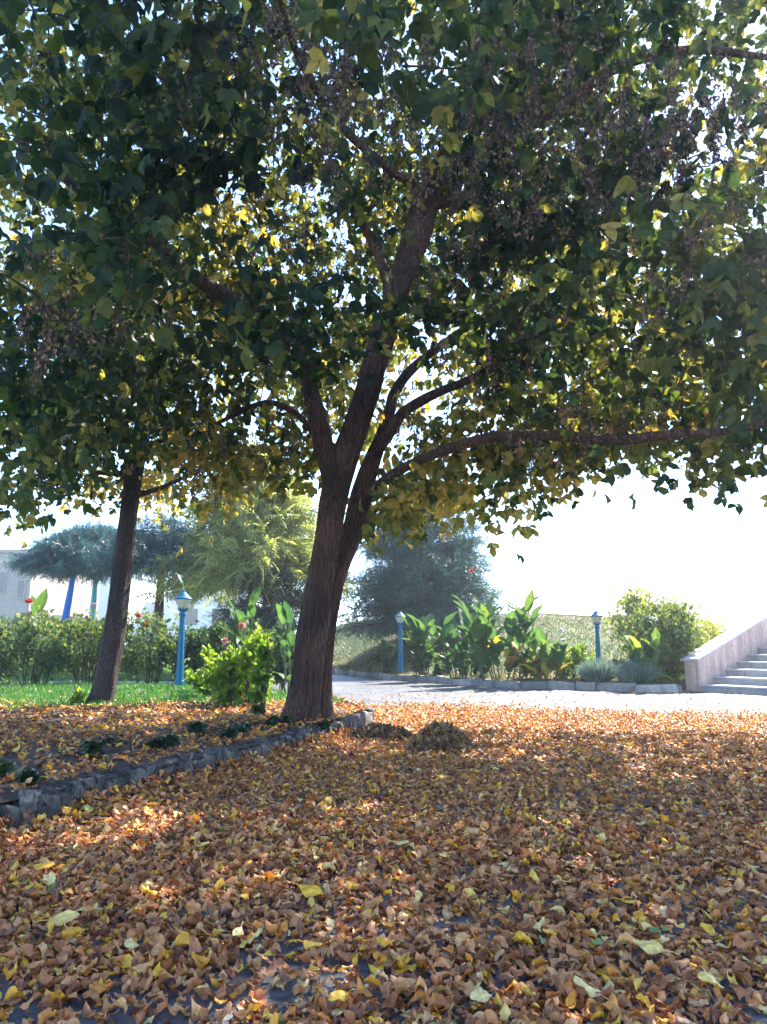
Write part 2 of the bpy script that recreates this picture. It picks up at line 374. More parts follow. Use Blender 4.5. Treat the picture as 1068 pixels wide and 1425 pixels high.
def crown_leaves(mb, centers, axes, size, rnd, trio=True, spread=.75):
    """compound leaves: one end leaflet and two side leaflets at every point"""
    n = len(centers)
    nr = rvec(n); nr[:, 2] = np.abs(nr[:, 2]) * .6
    M = basis(axes, nr)
    for k in ((0, 1, -1) if trio else (0,)):
        a = k * spread + rng.normal(0, .15, n) * (k != 0)
        ca, sa = np.cos(a)[:, None], np.sin(a)[:, None]
        x = M[:, 0] * ca - M[:, 1] * sa; y = M[:, 1] * ca + M[:, 0] * sa; z = M[:, 2]
        s_ = size * (1 if k == 0 else .82) * rng.uniform(.75, 1.15, n)
        Mk = np.stack([x, y, z], 1) * s_[:, None, None]
        back = (M[:, 1] * (.25 * size)[:, None]) * (1 if k == 0 else 0)
        mb.scatter(LVAR, LF3, LF4, Mk, centers + back, np.clip(rnd + rng.normal(0, .05, n), 0, 1), LLU, idx=rng.integers(0, len(LVAR), n))

def vnoise(p, s, seed=0.0):
    return np.array([mnoise.noise(Vector((q[0] * s + seed, q[1] * s + seed * .7, q[2] * s - seed))) for q in p])

# ---------------------------------------------------------------- trees
def limb_path(pts, step=.08):
    """pts: (px, py, D, width_px)"""
    q = []
    for px, py, D, w in pts:
        p = P(px, py, D); q.append((*p, .5 * w * D / FPX))
    s = spline(q, step)
    return s[:, :3], np.maximum(s[:, 3], .004)

def bark_disp(amp, freq, seed):
    def d(rr, ang, pts):
        n, k = rr.shape
        L = np.concatenate([[0], np.cumsum(np.linalg.norm(np.diff(pts, axis=0), axis=1))])
        out = np.zeros((n, k))
        for i in range(n):
            for j in range(k):
                ca, sa = math.cos(ang[j]) * freq, math.sin(ang[j]) * freq
                v = mnoise.noise(Vector((ca, sa, L[i] * 1.1 + seed)))
                v2 = mnoise.noise(Vector((ca * 3.2, sa * 3.2, L[i] * 2.4 + seed)))
                lo = mnoise.noise(Vector((ca * .3, sa * .3, L[i] * 1.3 + seed)))
                out[i, j] = amp * (1 - 2.6 * abs(v)) + amp * .55 * (1 - 2.2 * abs(v2)) + amp * 1.6 * lo
        return out
    return d

def grow(name_root, limbs, lobes, seed_lobes, dens, ztwig=M_TWIG, leafmat=M_LEAF, frame_only=True):
    """twigs to leaf clusters spread through the lobes; returns crown mesh builder, twig builder"""
    nodes = np.vstack([l[::3] for l in limbs])
    cl = []
    for (px, py, D, rx, ry, rz, yb, dm, sz) in lobes:
        c = P(px, py, D); vol = 4.19 * rx * ry * rz
        n = max(4, int(vol * dens * dm))
        u = rvec(n * 2) * (rng.uniform(0, 1, (n * 2, 1)) ** (1 / 2.4))
        u = u[:n]
        q = c + u * np.array([rx, ry, rz])
        cl.append(np.column_stack([q, np.full(n, yb), np.full(n, sz)]))
    cl = np.vstack(cl)
    d0 = np.array([np.min(np.linalg.norm(nodes - q[:3], axis=1)) for q in cl])
    cl = cl[np.argsort(d0)]
    cr = MB(); tw = cr
    NB = np.zeros((len(nodes) + len(cl) * 4, 3)); NB[:len(nodes)] = nodes; nn = len(nodes)
    leaf_c, leaf_a, leaf_s, leaf_r = [], [], [], []
    for q in cl:
        c = q[:3]
        d = np.linalg.norm(NB[:nn] - c, axis=1) + .25 * np.maximum(0, NB[:nn, 2] - c[2])
        s0 = NB[np.argmin(d)]
        L = np.linalg.norm(c - s0)
        mid = .5 * (s0 + c) + np.array([0, 0, .12 * L]) + rng.normal(0, .08 * L, 3)
        t = np.linspace(0, 1, 6)[:, None]
        path = (1 - t) ** 2 * s0 + 2 * t * (1 - t) * mid + t ** 2 * c
        path[1:-1] += rng.normal(0, .02 * L, (4, 3))
        r0 = min(.028, .005 + .008 * L)
        tw.tube(path, np.linspace(r0, .0025, 6), 4, cap=False, mat=1)
        NB[nn:nn + 4] = path[2:]; nn += 4
        sz = q[4]
        m = int(rng.integers(14, 27) * (.105 / sz) ** 1.0)
        tt = rng.uniform(.25, 1.12, m)
        base = np.stack([np.interp(tt, np.linspace(0, 1, 6), path[:, k]) for k in range(3)], 1)
        sg = .17 + .05 * min(L, 2)
        pos = base + rng.normal(0, sg, (m, 3)) * np.array([1, 1, .8]); pos[:, 2] -= .05
        ax = rng.normal(0, .62, (m, 3)); ax[:, 2] = -rng.uniform(.25, 1.1, m)
        leaf_c.append(pos); leaf_a.append(ax); leaf_s.append(np.full(m, sz))
        hue = np.clip(q[3] + .02 + .03 * (c[1] > 7) + rng.normal(0, .14), 0, 1)
        leaf_r.append(np.clip(hue + rng.normal(0, .12, m) + .35 * (rng.uniform(size=m) < .06), 0, 1))
        # a few bare side twiglets
        for _ in range(2):
            a = path[rng.integers(2, 6)]; b_ = a + rng.normal(0, .16, 3) + np.array([0, 0, -.05])
            tw.tube(np.array([a, .5 * (a + b_) + rng.normal(0, .02, 3), b_]), [.004, .003, .0015], 3, cap=False, mat=1)
    C_ = np.vstack(leaf_c); A_ = norm(np.vstack(leaf_a)); S_ = np.concatenate(leaf_s); R_ = np.concatenate(leaf_r)
    crown_leaves(cr, C_, A_, S_, R_)
    # hanging bunches of dry winged seeds
    sd = MB()
    st = np.array([[-.18, 0, 0], [.18, 0, 0], [.30, .7, .05], [.05, 1, 0], [-.2, .6, -.03]])
    for (px, py, D, rx, ry, rz, nb) in seed_lobes:
        c = P(px, py, D); nb = int(nb * .62)
        u = rvec(nb) * (rng.uniform(0, 1, (nb, 1)) ** .45)
        q = c + u * np.array([rx, ry, rz])
        k = 30
        lens = rng.uniform(.10, .24, nb)
        tt = rng.uniform(0, 1, (nb, k))
        for qq, ll in zip(q, lens):
            sd.tube(np.array([qq + [0, 0, .10], qq, qq - [0, 0, ll]]) + rng.normal(0, .006, (3, 3)), [.003, .002, .001], 3, rnd=0, cap=False)
        pos = q[:, None] + rng.normal(0, .012, (nb, k, 3)) * (1 + 1.2 * tt[..., None]) + np.stack([np.zeros((nb, k)), np.zeros((nb, k)), -tt * lens[:, None]], -1)
        pos = pos.reshape(-1, 3); n = len(pos)
        ax = rng.normal(0, .45, (n, 3)); ax[:, 2] -= .8
        sd.scatter(st, [[2, 3, 4]], [[0, 1, 2, 4]], basis(ax, rvec(n)) * rng.uniform(.018, .036, n)[:, None, None], pos, rng.uniform(0, 1, n))
    return cr, tw, sd

# ---- main tree
D0 = 8.75
tree = empty('maple_tree', G(425, 1000, .18))
tag(tree, 'big two-stemmed tree with fissured brown bark at the kerb corner, green and yellow crown overhead', 'tree')
def child_of(o, root):
    o.parent = root; o.matrix_parent_inverse = Matrix.Translation(-root.location); return o

stemA, rA = limb_path([(417, 1014, D0 - .05, 66), (421, 990, D0, 54), (426, 950, D0, 44), (434, 885, D0, 41), (445, 810, D0, 38), (457, 735, D0 - .03, 37), (471, 665, D0 - .05, 41),
                       (487, 615, D0 - .1, 38), (508, 555, D0 - .15, 35), (527, 490, D0 - .2, 36), (546, 430, D0 - .3, 37), (566, 370, D0 - .35, 38), (584, 315, D0 - .4, 44), (594, 280, D0 - .4, 38), (612, 235, D0 - .5, 26), (640, 170, D0 - .7, 20), (665, 90, D0 - .9, 15), (680, -20, D0 - 1.2, 10)])
stemB, rB = limb_path([(444, 1010, D0 + .12, 44), (446, 960, D0 + .2, 31), (453, 885, D0 + .26, 27), (465, 810, D0 + .32, 26), (490, 740, D0 + .36, 31), (506, 680, D0 + .3, 30), (518, 640, D0 + .28, 25), (532, 605, D0 + .25, 19), (543, 575, D0 + .3, 15), (552, 545, D0 + .4, 12), (576, 512, D0 + .5, 10), (630, 470, D0 + .6, 8), (690, 430, D0 + .7, 6)])
limbs = [stemA, stemB]
rA = rA * .9; rB = rB * .9
mb = MB(); mb.tube(stemA, rA, 128, disp=bark_disp(.014, 6.5, 1.0)); child_of(mb.build('trunk', M_BARK), tree)
mb = MB(); mb.tube(stemB, rB, 96, disp=bark_disp(.012, 5.4, 9.0)); child_of(mb.build('trunk', M_BARK), tree)
LIMBS = [
    [(515, 690, D0 + .1, 20), (535, 670, D0 - .1, 15), (560, 653, D0 - .2, 13), (600, 634, D0 - .6, 13), (650, 617, D0 - 1.0, 13), (690, 608, D0 - 1.3, 14), (760, 605, D0 - 1.8, 14), (850, 613, D0 - 2.3, 13), (930, 605, D0 - 2.6, 12), (1030, 598, D0 - 2.9, 9), (1150, 560, D0 - 3.2, 5)],
    [(526, 625, D0 + .15, 18), (545, 600, D0 + .0, 14), (562, 574, D0 - .1, 13), (590, 556, D0 - .3, 13), (625, 540, D0 - .5, 11), (660, 526, D0 - .7, 9), (720, 490, D0 - 1.0, 7), (790, 440, D0 - 1.5, 5)],
    [(462, 668, D0 - .1, 26), (452, 628, D0 - .15, 27), (443, 585, D0 - .2, 25), (432, 545, D0 - .3, 23), (425, 505, D0 - .6, 21), (385, 460, D0 - 1.1, 20), (335, 425, D0 - 1.5, 21), (275, 388, D0 - 1.9, 19), (225, 345, D0 - 2.3, 20), (190, 310, D0 - 2.5, 18), (120, 270, D0 - 3.0, 13), (20, 190, D0 - 3.4, 9)],
    [(447, 612, D0 - .15, 15), (432, 598, D0 - .3, 10), (415, 578, D0 - .4, 8), (370, 560, D0 - .6, 6), (300, 590, D0 - .8, 4)],
    [(432, 545, D0 - .3, 16), (425, 490, D0 - .1, 14), (400, 420, D0 + .2, 12), (370, 330, D0 + .4, 9), (330, 220, D0 + .3, 6)],
    [(550, 420, D0 - .3, 20), (520, 340, D0 - .1, 13), (470, 260, D0, 10), (400, 170, D0 - .2, 8), (330, 60, D0 - .6, 6)],
    [(593, 290, D0 - .4, 22), (575, 255, D0 - .8, 16), (548, 240, D0 - 1.2, 12), (480, 180, D0 - 2.0, 11), (420, 90, D0 - 3.0, 9), (380, -30, D0 - 4.0, 7)],
    [(600, 275, D0 - .4, 26), (640, 225, D0 - .6, 20), (700, 195, D0 - 1.0, 16), (780, 150, D0 - 1.6, 14), (860, 95, D0 - 2.2, 13), (960, 70, D0 - 2.7, 12), (1075, 80, D0 - 3.0, 8)],
    [(598, 285, D0 - .4, 20), (660, 275, D0 - .7, 14), (740, 285, D0 - 1.3, 10), (840, 310, D0 - 2.0, 8), (950, 340, D0 - 2.5, 6)],
    [(225, 345, D0 - 2.3, 12), (238, 220, D0 - 3.0, 12), (215, 130, D0 - 3.6, 12), (165, 50, D0 - 4.1, 12), (135, -20, D0 - 4.5, 9)],
    [(665, 90, D0 - .9, 9), (640, 20, D0 - 2.2, 9), (590, -40, D0 - 3.8, 8), (560, -60, D0 - 5.0, 5)],
    [(584, 315, D0 - .4, 16), (610, 270, D0 + .3, 12), (650, 220, D0 + 1.0, 9), (720, 200, D0 + 1.6, 6)],
]
for L_ in LIMBS:
    p_, r_ = limb_path(L_)
    limbs.append(p_)
    mb = MB(); mb.tube(p_, r_, 16, disp=bark_disp(.007, 2.6, rng.uniform(0, 50))); child_of(mb.build('branch', M_BARK), tree)

#        px   py   D    rx   ry   rz  hue dens size
LOBES = [
    (590, -30, 3.5, 1.0, .8, .38, .34, 1.1, .125), (120, 50, 4.2, 1.4, 1.0, .55, .15, 1.2, .115), (280, 230, 4.7, .9, .9, .55, .12, 1.2, .122),
    (90, 320, 5.0, 1.2, 1.0, .6, .18, 1.2, .122), (430, 395, 5.4, .45, .6, .42, .12, 1.3, .122), (800, 70, 4.8, 1.4, 1.1, .55, .2, 1.1, .122),
    (990, 300, 5.2, 1.1, 1.0, .7, .25, 1.0, .122), (770, 300, 5.9, 1.0, 1.0, .8, .15, 1.2, .122), (900, 430, 5.8, 1.2, 1.1, .55, .22, 1.1, .122),
    (690, 430, 6.7, .75, .9, .55, .2, 1.2, .122), (985, 590, 7.5, 1.1, 1.1, .5, .42, 1.2, .122), (860, 600, 7.9, .95, 1.0, .5, .45, 1.2, .122),
    (745, 635, 8.4, .8, .9, .48, .55, 1.2, .122), (640, 645, 9.6, .9, 1.2, .6, .68, 1.2, .122), (545, 690, 10.6, .6, .9, .45, .6, 1.2, .122),
    (1090, 450, 6.5, 1.1, 1.4, .8, .38, 1.0, .122), (1120, 560, 6.2, .8, 1.2, .62, .4, 1.1, .122),
    (330, 620, 9.4, 1.2, 1.1, .8, .6, 1.0, .122), (430, 560, 10.2, 1.0, 1.0, .9, .62, .8, .122), (200, 520, 7.6, 1.3, 1.2, .75, .3, 1.1, .122),
    (60, 520, 6.2, 1.0, 1.0, .65, .2, 1.1, .122), (30, 660, 7.0, .7, .9, .42, .25, 1.2, .122),
    (500, 100, 8.0, 2.5, 1.8, 1.5, .42, .8, .122), (820, 150, 8.5, 2.5, 2.0, 1.7, .36, .9, .122), (180, 150, 8.0, 2.6, 2.0, 1.7, .5, .9, .122),
    (670, 370, 10.6, 2.0, 1.6, 1.5, .5, .75, .122), (340, 390, 10.0, 2.2, 1.7, 1.4, .5, .85, .122), (920, 420, 9.5, 2.0, 1.8, 1.2, .5, .9, .122),
    (80, 400, 9.2, 2.0, 1.8, 1.3, .48, .85, .122), (820, 560, 9.0, 1.5, 1.4, .7, .55, .9, .122), (700, 560, 9.4, 1.2, 1.2, .7, .55, .8, .122),
    (550, -300, 7.5, 4.2, 3.4, 1.4, .4, .45, .16), (1300, 250, 8.0, 2.4, 2.6, 2.0, .4, .8, .15), (560, -150, 10.5, 4.0, 2.0, 1.6, .45, .75, .15),  # unseen crown lobes above and beside the frame, added to shade the foreground
    (500, 520, 12.6, 1.8, 1.6, 1.3, .62, .7, .12), (800, 520, 12.4, 2.2, 1.7, 1.3, .6, .7, .12), (250, 480, 12.4, 2.2, 1.7, 1.3, .6, .6, .12), (650, 330, 13.2, 3.4, 2.0, 1.7, .55, .5, .13),  # rear lobes added so the crown's shade reaches further back
    (1080, 420, 11.8, 2.2, 2.0, 1.6, .5, .6, .13), (1330, 480, 10.5, 2.2, 2.4, 1.8, .45, .8, .15), (900, -150, 9, 3, 2.5, 1.6, .4, .5, .15),  # more added lobes, mostly out of view, to block sun from the right
    (565, 395, 7.0, .4, .5, .26, .3, 1.2, .122), (330, 440, 6.3, .6, .6, .36, .15, 1.2, .122), (430, 470, 6.8, .35, .4, .22, .2, 1.2, .122), (490, 250, 6.4, .6, .6, .45, .3, 1.0, .122),
    (965, 645, 6.6, .5, .6, .26, .45, 1.2, .115), (540, 720, 8.9, .4, .5, .3, .5, 1.2, .122), (620, 700, 9.2, .6, .6, .34, .65, 1.2, .122), (700, 690, 7.6, .45, .5, .26, .55, 1.2, .122),
    (690, 660, 8.6, .8, .9, .42, .62, 1.2, .122), (525, 712, 9.8, .45, .6, .34, .45, 1.3, .122), (590, 690, 8.4, .4, .6, .3, .6, 1.1, .122),
]
SEEDS = [(700, 180, 4.9, 1.0, .8, .75, 260), (880, 190, 4.9, .8, .8, .7, 150), (450, 100, 4.6, .55, .8, .6, 170), (300, 60, 4.4, .5, .6, .35, 50), (640, 330, 6.2, .7, .8, .6, 90), (720, 470, 6.6, .9, .8, .45, 90), (600, 600, 8.9, .8, .8, .6, 60), (450, 320, 6.5, .6, .8, .6, 80), (960, 400, 5.4, .8, .8, .5, 90), (860, 590, 6.6, 1.2, .8, .35, 70), (340, 600, 8.2, 1, .8, .6, 60), (100, 420, 5.2, .9, .8, .5, 70), (990, 200, 4.8, .6, .8, .6, 80)]
cr, tw, sd = grow('maple', limbs, LOBES, SEEDS, 6.0)
child_of(cr.build('crown', [M_LEAF, M_TWIG]), tree)
child_of(sd.build('seed_foliage', M_SEED), tree)

# ---- second tree on the left
T2 = 10.6
tree2 = empty('maple_tree', G(140, 980, .2))
tag(tree2, 'slimmer leaning tree with one dark rough trunk rising from the lawn', 'tree')
stem, r_ = limb_path([(136, 988, T2, 46), (142, 968, T2, 36), (150, 930, T2, 32), (160, 870, T2, 30), (169, 800, T2, 28), (177, 730, T2, 27), (185, 665, T2 - .05, 26), (196, 600, T2 - .1, 22), (200, 530, T2 - .1, 18), (190, 440, T2, 13), (180, 340, T2, 8)])
r_ = r_ * .88
mb = MB(); mb.tube(stem, r_, 56, disp=bark_disp(.009, 4.0, 31.0)); child_of(mb.build('trunk', M_BARK2), tree2)
limbs2 = [stem]
for L_ in [[(190, 640, T2 - .05, 12), (230, 610, T2, 8), (290, 600, T2 + .2, 5)], [(182, 690, T2 - .05, 10), (215, 682, T2 - .1, 7), (265, 660, T2 - .2, 5), (300, 640, T2 - .3, 4)], [(190, 620, T2, 12), (140, 600, T2 - .4, 9), (70, 590, T2 - .9, 6), (0, 610, T2 - 1.2, 4)], [(188, 650, T2, 9), (150, 660, T2 - .2, 6), (90, 640, T2 - .5, 4)], [(199, 560, T2 - .1, 12), (250, 500, T2 + .2, 9), (310, 450, T2 + .4, 6)], [(199, 560, T2 - .1, 12), (130, 490, T2 + .2, 9), (60, 420, T2 + .4, 6)]]:
    p_, r_ = limb_path(L_); limbs2.append(p_)
    mb = MB(); mb.tube(p_, r_, 10); child_of(mb.build('branch', M_BARK2), tree2)
LOBES2 = [(150, 560, 10.6, 1.8, 1.5, .9, .35, 1.0, .105), (60, 610, 10.0, 1.3, 1.2, .8, .3, 1.0, .105), (265, 650, 10.4, 1.1, 1.1, .6, .75, 1.1, .105), (170, 675, 12.0, 1.3, .7, .45, .72, 1.1, .105),
          (60, 690, 10.4, .9, .9, .35, .5, 1.1, .105), (180, 420, 11.2, 2.0, 1.8, 1.2, .45, .9, .105), (-120, 600, 10, 1.4, 1.4, 1.2, .4, .8, .12)]
cr, tw, sd = grow('maple2', limbs2, LOBES2, [(260, 660, 10.2, .9, .7, .5, 40)], 6.4)
child_of(cr.build('crown', [M_LEAF, M_TWIG]), tree2); child_of(sd.build('seed_foliage', M_SEED), tree2)

# ---------------------------------------------------------------- ground
def grid_sheet(name, mat, x0, x1, y0, y1, nx, ny, zf, kind='structure'):
    X, Y = np.meshgrid(np.linspace(x0, x1, nx + 1), np.linspace(y0, y1, ny + 1))
    V = np.stack([X, Y, zf(X, Y)], -1).reshape(-1, 3)
    i = (np.arange(ny)[:, None] * (nx + 1) + np.arange(nx)[None]).ravel()
    f = np.stack([i, i + 1, i + nx + 2, i + nx + 1], -1)
    mb = MB(); mb.add(V, None, f); return struct(mb.build(name, mat), kind)
mb = MB(); mb.add([[-220, -60, -.06], [220, -60, -.06], [220, 260, -.06], [-220, 260, -.06]], None, [[0, 1, 2, 3]]); struct(mb.build('ground', M_LAND))
grid_sheet('pavement', M_PAVE, -22, 24, -14, 31, 4, 4, lambda X, Y: X * 0)

# near kerb line (front foot of the stones) and the bed behind it
KL = [np.array([-5.5, 2.9, 0])] + [G(x, y, 0) for x, y in [(0, 1158), (60, 1142), (130, 1122), (200, 1103), (290, 1080), (380, 1055), (440, 1036), (488, 1021)]]
KL = np.array(KL)
corner = KL[-1]
KR = np.array([corner, corner + [.22, .75, 0], corner + [.20, 1.7, 0], corner + [-.15, 2.8, 0], corner + [-.9, 4.2, 0], [-3.2, 16.4, 0], [-6, 17.6, 0], [-20, 18.4, 0]])
bedpoly = np.vstack([KL, KR[1:], [[-20, 2.0, 0]]])
def inside(poly, x, y):
    x = np.asarray(x); y = np.asarray(y); r = np.zeros(x.shape, bool)
    for (x1, y1), (x2, y2) in zip(poly[:, :2], np.roll(poly[:, :2], -1, 0)):
        c = ((y1 > y) != (y2 > y)); r ^= c & (x < (x2 - x1) * (y - y1) / (y2 - y1 + 1e-12) + x1)
    return r
def seg_dist(line, x, y):
    d = np.full(np.shape(x), 1e9)
    for a, b in zip(line[:-1, :2], line[1:, :2]):
        ab = b - a; t = np.clip(((x - a[0]) * ab[0] + (y - a[1]) * ab[1]) / (ab @ ab), 0, 1)
        d = np.minimum(d, np.hypot(x - a[0] - t * ab[0], y - a[1] - t * ab[1]))
    return d
KALL = np.vstack([KL, KR[1:]])
def bed_z(x, y):
    x = np.asarray(x, float); y = np.asarray(y, float)
    d = seg_dist(KALL, x, y)
    return .15 + .06 * np.clip((d - .1) / 1.0, 0, 1) + .018 * np.sin(x * 2.3 + y) * np.sin(y * 1.9 - x * .7) * np.clip(d, 0, 1)
# bed: triangulated sheet clipped to the polygon, sunk edge hidden in the kerb
import bmesh
bm = bmesh.new()
off = .10
ctr = np.array([-8, 9.0, 0])
poly_in = bedpoly.copy()
vs = [bm.verts.new(tuple(p)) for p in poly_in]
bm.faces.new(vs)
for xx in np.arange(-19.5, 0.6, .3 if True else 1):
    bmesh.ops.bisect_plane(bm, geom=bm.verts[:] + bm.edges[:] + bm.faces[:], plane_co=(xx, 0, 0), plane_no=(1, 0, 0))
for yy in np.arange(2.2, 18.6, .3):
    bmesh.ops.bisect_plane(bm, geom=bm.verts[:] + bm.edges[:] + bm.faces[:], plane_co=(0, yy, 0), plane_no=(0, 1, 0))
vv = np.array([v.co[:] for v in bm.verts]); zz = bed_z(vv[:, 0], vv[:, 1]); ed = seg_dist(KALL, vv[:, 0], vv[:, 1])
for v, z, e in zip(bm.verts, zz, ed): v.co.z = z
bm.normal_update()
for f in bm.faces:
    f.smooth = True
    if f.normal.z < 0: f.normal_flip()
me = bpy.data.meshes.new('garden_bed'); bm.to_mesh(me); bm.free()
me.materials.append(M_SOIL)
o = bpy.data.objects.new('garden_bed', me); COL.objects.link(o); struct(o)

def kerb(line, wid, h, mat, name, lens=(.16, .36), rough=.02, inward=1, sub=5, hvar=.02):
    """row of rough stones along a polyline; inward: +1 puts the width on the left of the walking direction"""
    mb = MB()
    seg = np.diff(line, axis=0); L = np.concatenate([[0], np.cumsum(np.linalg.norm(seg, axis=1))])
    s = 0.0
    # unit cube surface grid
    g = np.linspace(-1, 1, sub + 1)
    pts = {}; faces = []; vl = []
    def vid(p):
        k = tuple(np.round(p, 4))
        if k not in pts: pts[k] = len(vl); vl.append(p)
        return pts[k]
    for ax in range(3):
        for sg in (-1, 1):
            for i in range(sub):
                for j in range(sub):
                    q = []
                    for (a, b) in ((i, j), (i + 1, j), (i + 1, j + 1), (i, j + 1)):
                        p = [0, 0, 0]; p[ax] = sg; p[(ax + 1) % 3] = g[a]; p[(ax + 2) % 3] = g[b]; q.append(vid(tuple(p)))
                    faces.append(q if sg > 0 else q[::-1])
    U = np.array(vl)
    while s < L[-1] - .02:
        ln = min(rng.uniform(*lens), L[-1] - s)
        m = s + ln / 2
        c = np.array([np.interp(m, L, line[:, k]) for k in range(3)])
        e = np.array([np.interp(min(s + ln, L[-1]), L, line[:, k]) for k in range(3)]) - np.array([np.interp(s, L, line[:, k]) for k in range(3)])
        t = norm(e); nrm = np.array([-t[1], t[0], 0]) * inward
        hh = h + rng.normal(0, hvar); ww = wid * rng.uniform(.85, 1.15)
        u = U
        q = u.copy()
        q = q / np.maximum(1, (np.abs(q) ** 14).sum(1, keepdims=True) ** (1 / 14))
        loc = q * np.array([ln * .5 - .003, ww / 2, (hh + .06) / 2])
        sd_ = rng.uniform(0, 100)
        dn = np.array([[mnoise.noise(Vector((a[0] * 11 + sd_, a[1] * 11, a[2] * 11 + k * 7))) for k in range(3)] for a in loc])
        dn2 = np.array([[abs(mnoise.noise(Vector((a[0] * 34 + sd_, a[1] * 24, a[2] * 13 + k * 7)))) * -1.5 + .3 for k in range(3)] for a in loc]) * np.sign(loc)
        loc = loc + dn * rough + dn2 * rough * .8
        tilt = rng.normal(0, .05)
        w = c + t * loc[:, :1] + nrm * (loc[:, 1:2] + ww / 2 + rng.normal(0, .012)) + np.array([0, 0, 1]) * (loc[:, 2:3] + (hh - .06) / 2 + tilt * loc[:, :1])
        mb.add(w, None, faces, rng.uniform(0, 1))
        s += ln
    return mb
near_line = spline(np.vstack([KL[0:1] * [1, 1, 0], KL[1:]]), .1)
mbk = kerb(near_line, .17, .16, M_KERB, 'k', lens=(.07, .17), rough=.026, sub=12, hvar=.014)
kr = spline(KR[:5], .1)
mb2 = kerb(kr, .16, .175, M_KERB, 'k', lens=(.2, .34), rough=.02, sub=4)
for q in range(len(mb2.v)):
    f = mb2.f4[q] - sum(len(v) for v in mb2.v[:q]); mbk.add(mb2.v[q], None, f, mb2.a[q])
o = mbk.build('stone_kerb', M_KERB); tag(o, 'low dark rough stone kerb edging the leaf covered bed beside the big tree', 'kerb')

# far kerb and hill
FK = np.array([[-14, 31, 0], [-6, 30, 0], [-3.2, 28.6, 0]] + [G(x, y, 0) for x, y in [(462, 938), (520, 944.5), (600, 950.5), (700, 957), (800, 960), (900, 963.5), (950, 963.5)]])
stO = G(978, 963, 0); sa = np.array([.8, .6, 0]); sb = np.array([.6, -.8, 0])
mbf = kerb(spline(FK, .2), .22, .165, M_KERB2, 'fk', lens=(.4, .9), rough=.015, sub=3, hvar=.008)
o = mbf.build('stone_kerb', M_KERB2); tag(o, 'long pale curved stone kerb along the foot of the grassy hill', 'kerb')
HB = np.vstack([FK[:, :2], (stO - sb * .55 + sa * .1)[:2], (stO - sb * .45 + sa * 2)[:2], (stO - sb * .45 + sa * 14)[:2]])
hx = np.linspace(-14, 17, 125)
order = np.argsort(HB[:, 0]); hbx = HB[order, 0]; hby = HB[order, 1]
def hill_y0(x): return np.interp(x, hbx, hby) + .1
def hill_z(x, y):
    x = np.asarray(x, float); d = np.asarray(y, float) - hill_y0(x)
    s_ = np.clip(d / 15, 0, 1); s_ = s_ * s_ * (3 - 2 * s_)
    lf = np.clip((x + 9) / 8, 0, 1)
    fall = np.clip((np.asarray(y) - 42) / 40, 0, 1)
    return .17 + (1.75 * s_ + .02 * d * (d < 15)) * (.25 + .75 * lf) - 2.2 * fall + .05 * np.sin(x * .9) * np.sin(y * .7) * s_
vv = np.concatenate([np.linspace(0, 1, 30) ** 1.3 * 22, [26, 32, 40, 55, 80]])
X = np.repeat(hx[None], len(vv), 0); Y = hill_y0(hx)[None] + vv[:, None]
V = np.stack([X, Y, hill_z(X, Y)], -1).reshape(-1, 3); nx = len(hx)
i = (np.arange(len(vv) - 1)[:, None] * nx + np.arange(nx - 1)[None]).ravel()
mb = MB(); mb.add(V, None, np.stack([i, i + 1, i + nx + 1, i + nx], -1)); struct(mb.build('hill', M_HILL))

# left side beyond the hedge: path and lawn
LW = lambda X, Y: .03 + .25 * np.clip((Y - 20.5) / 14, 0, 1) + .03 * np.sin(X * .8 + Y * .5)
grid_sheet('path', M_PATH, -30, -3.6, 16.6, 21.5, 10, 4, lambda X, Y: .012 + X * 0)
grid_sheet('lawn', M_LAWN, -45, -5.2, 21.5, 60, 40, 40, LW)

# grass blades
def blades(mb, pts, hgt, rnd, wid=.006):
    n = len(pts)
    T = np.array([[-1, 0, 0], [1, 0, 0], [.6, .55, .12], [-.6, .55, .12], [0, 1, .45]])
    ax = rng.normal(0, .35, (n, 3)); ax[:, 2] = 1
    M = basis(ax, rvec(n)); M = M * np.stack([np.full(n, wid), hgt, hgt], 1)[:, :, None]
    mb.scatter(T, [[3, 2, 4]], [[0, 1, 2, 3]], M, pts, rnd)
# lawn strip inside the bed (behind the leaf litter)
n = 56000
x = rng.uniform(-11, -.6, n); y = rng.uniform(9.0, 16.8, n)
edge = 9.9 + .35 * np.sin(x * 1.7) + .2 * np.sin(x * 4.1) + .9 * np.clip((x + 3.2) / 2, 0, 2)
k = inside(bedpoly, x, y) & (y > edge + rng.exponential(.12, n) - .1) & (rng.uniform(size=n) < np.where(y > 15.3, .3, 1.0))
pts = np.stack([x, y, bed_z(x, y)], 1)[k]
mb = MB(); blades(mb, pts, rng.uniform(.04, .10, len(pts)), np.clip(rng.normal(.45, .2, len(pts)), 0, 1), .007)
struct(mb.build('lawn_grass', M_GRASS), 'stuff')
n = 75000
x = rng.uniform(-6, 12, n); y = hill_y0(x) + rng.uniform(0, 1, n) ** 1.2 * 20
pn = np.array([mnoise.noise(Vector((a * .35, b * .35, 3.1))) for a, b in zip(x, y)])
pts = np.stack([x, y, hill_z(x, y)], 1)
keep = rng.uniform(size=n) < np.clip(1.1 - 1.4 * np.clip(pn, 0, 1), .25, 1)
mb = MB(); blades(mb, pts[keep], rng.uniform(.03, .09, keep.sum()), np.clip(.38 + .9 * pn[keep] + rng.normal(0, .16, keep.sum()), 0, 1), .014)
struct(mb.build('hill_grass', M_HGRASS), 'stuff')
n = 16000
x = rng.uniform(-24, -5, n); y = rng.uniform(21.6, 34, n)
mb = MB(); blades(mb, np.stack([x, y, LW(x, y)], 1), rng.uniform(.08, .2, n), np.clip(rng.normal(.75, .2, n), 0, 1), .018)
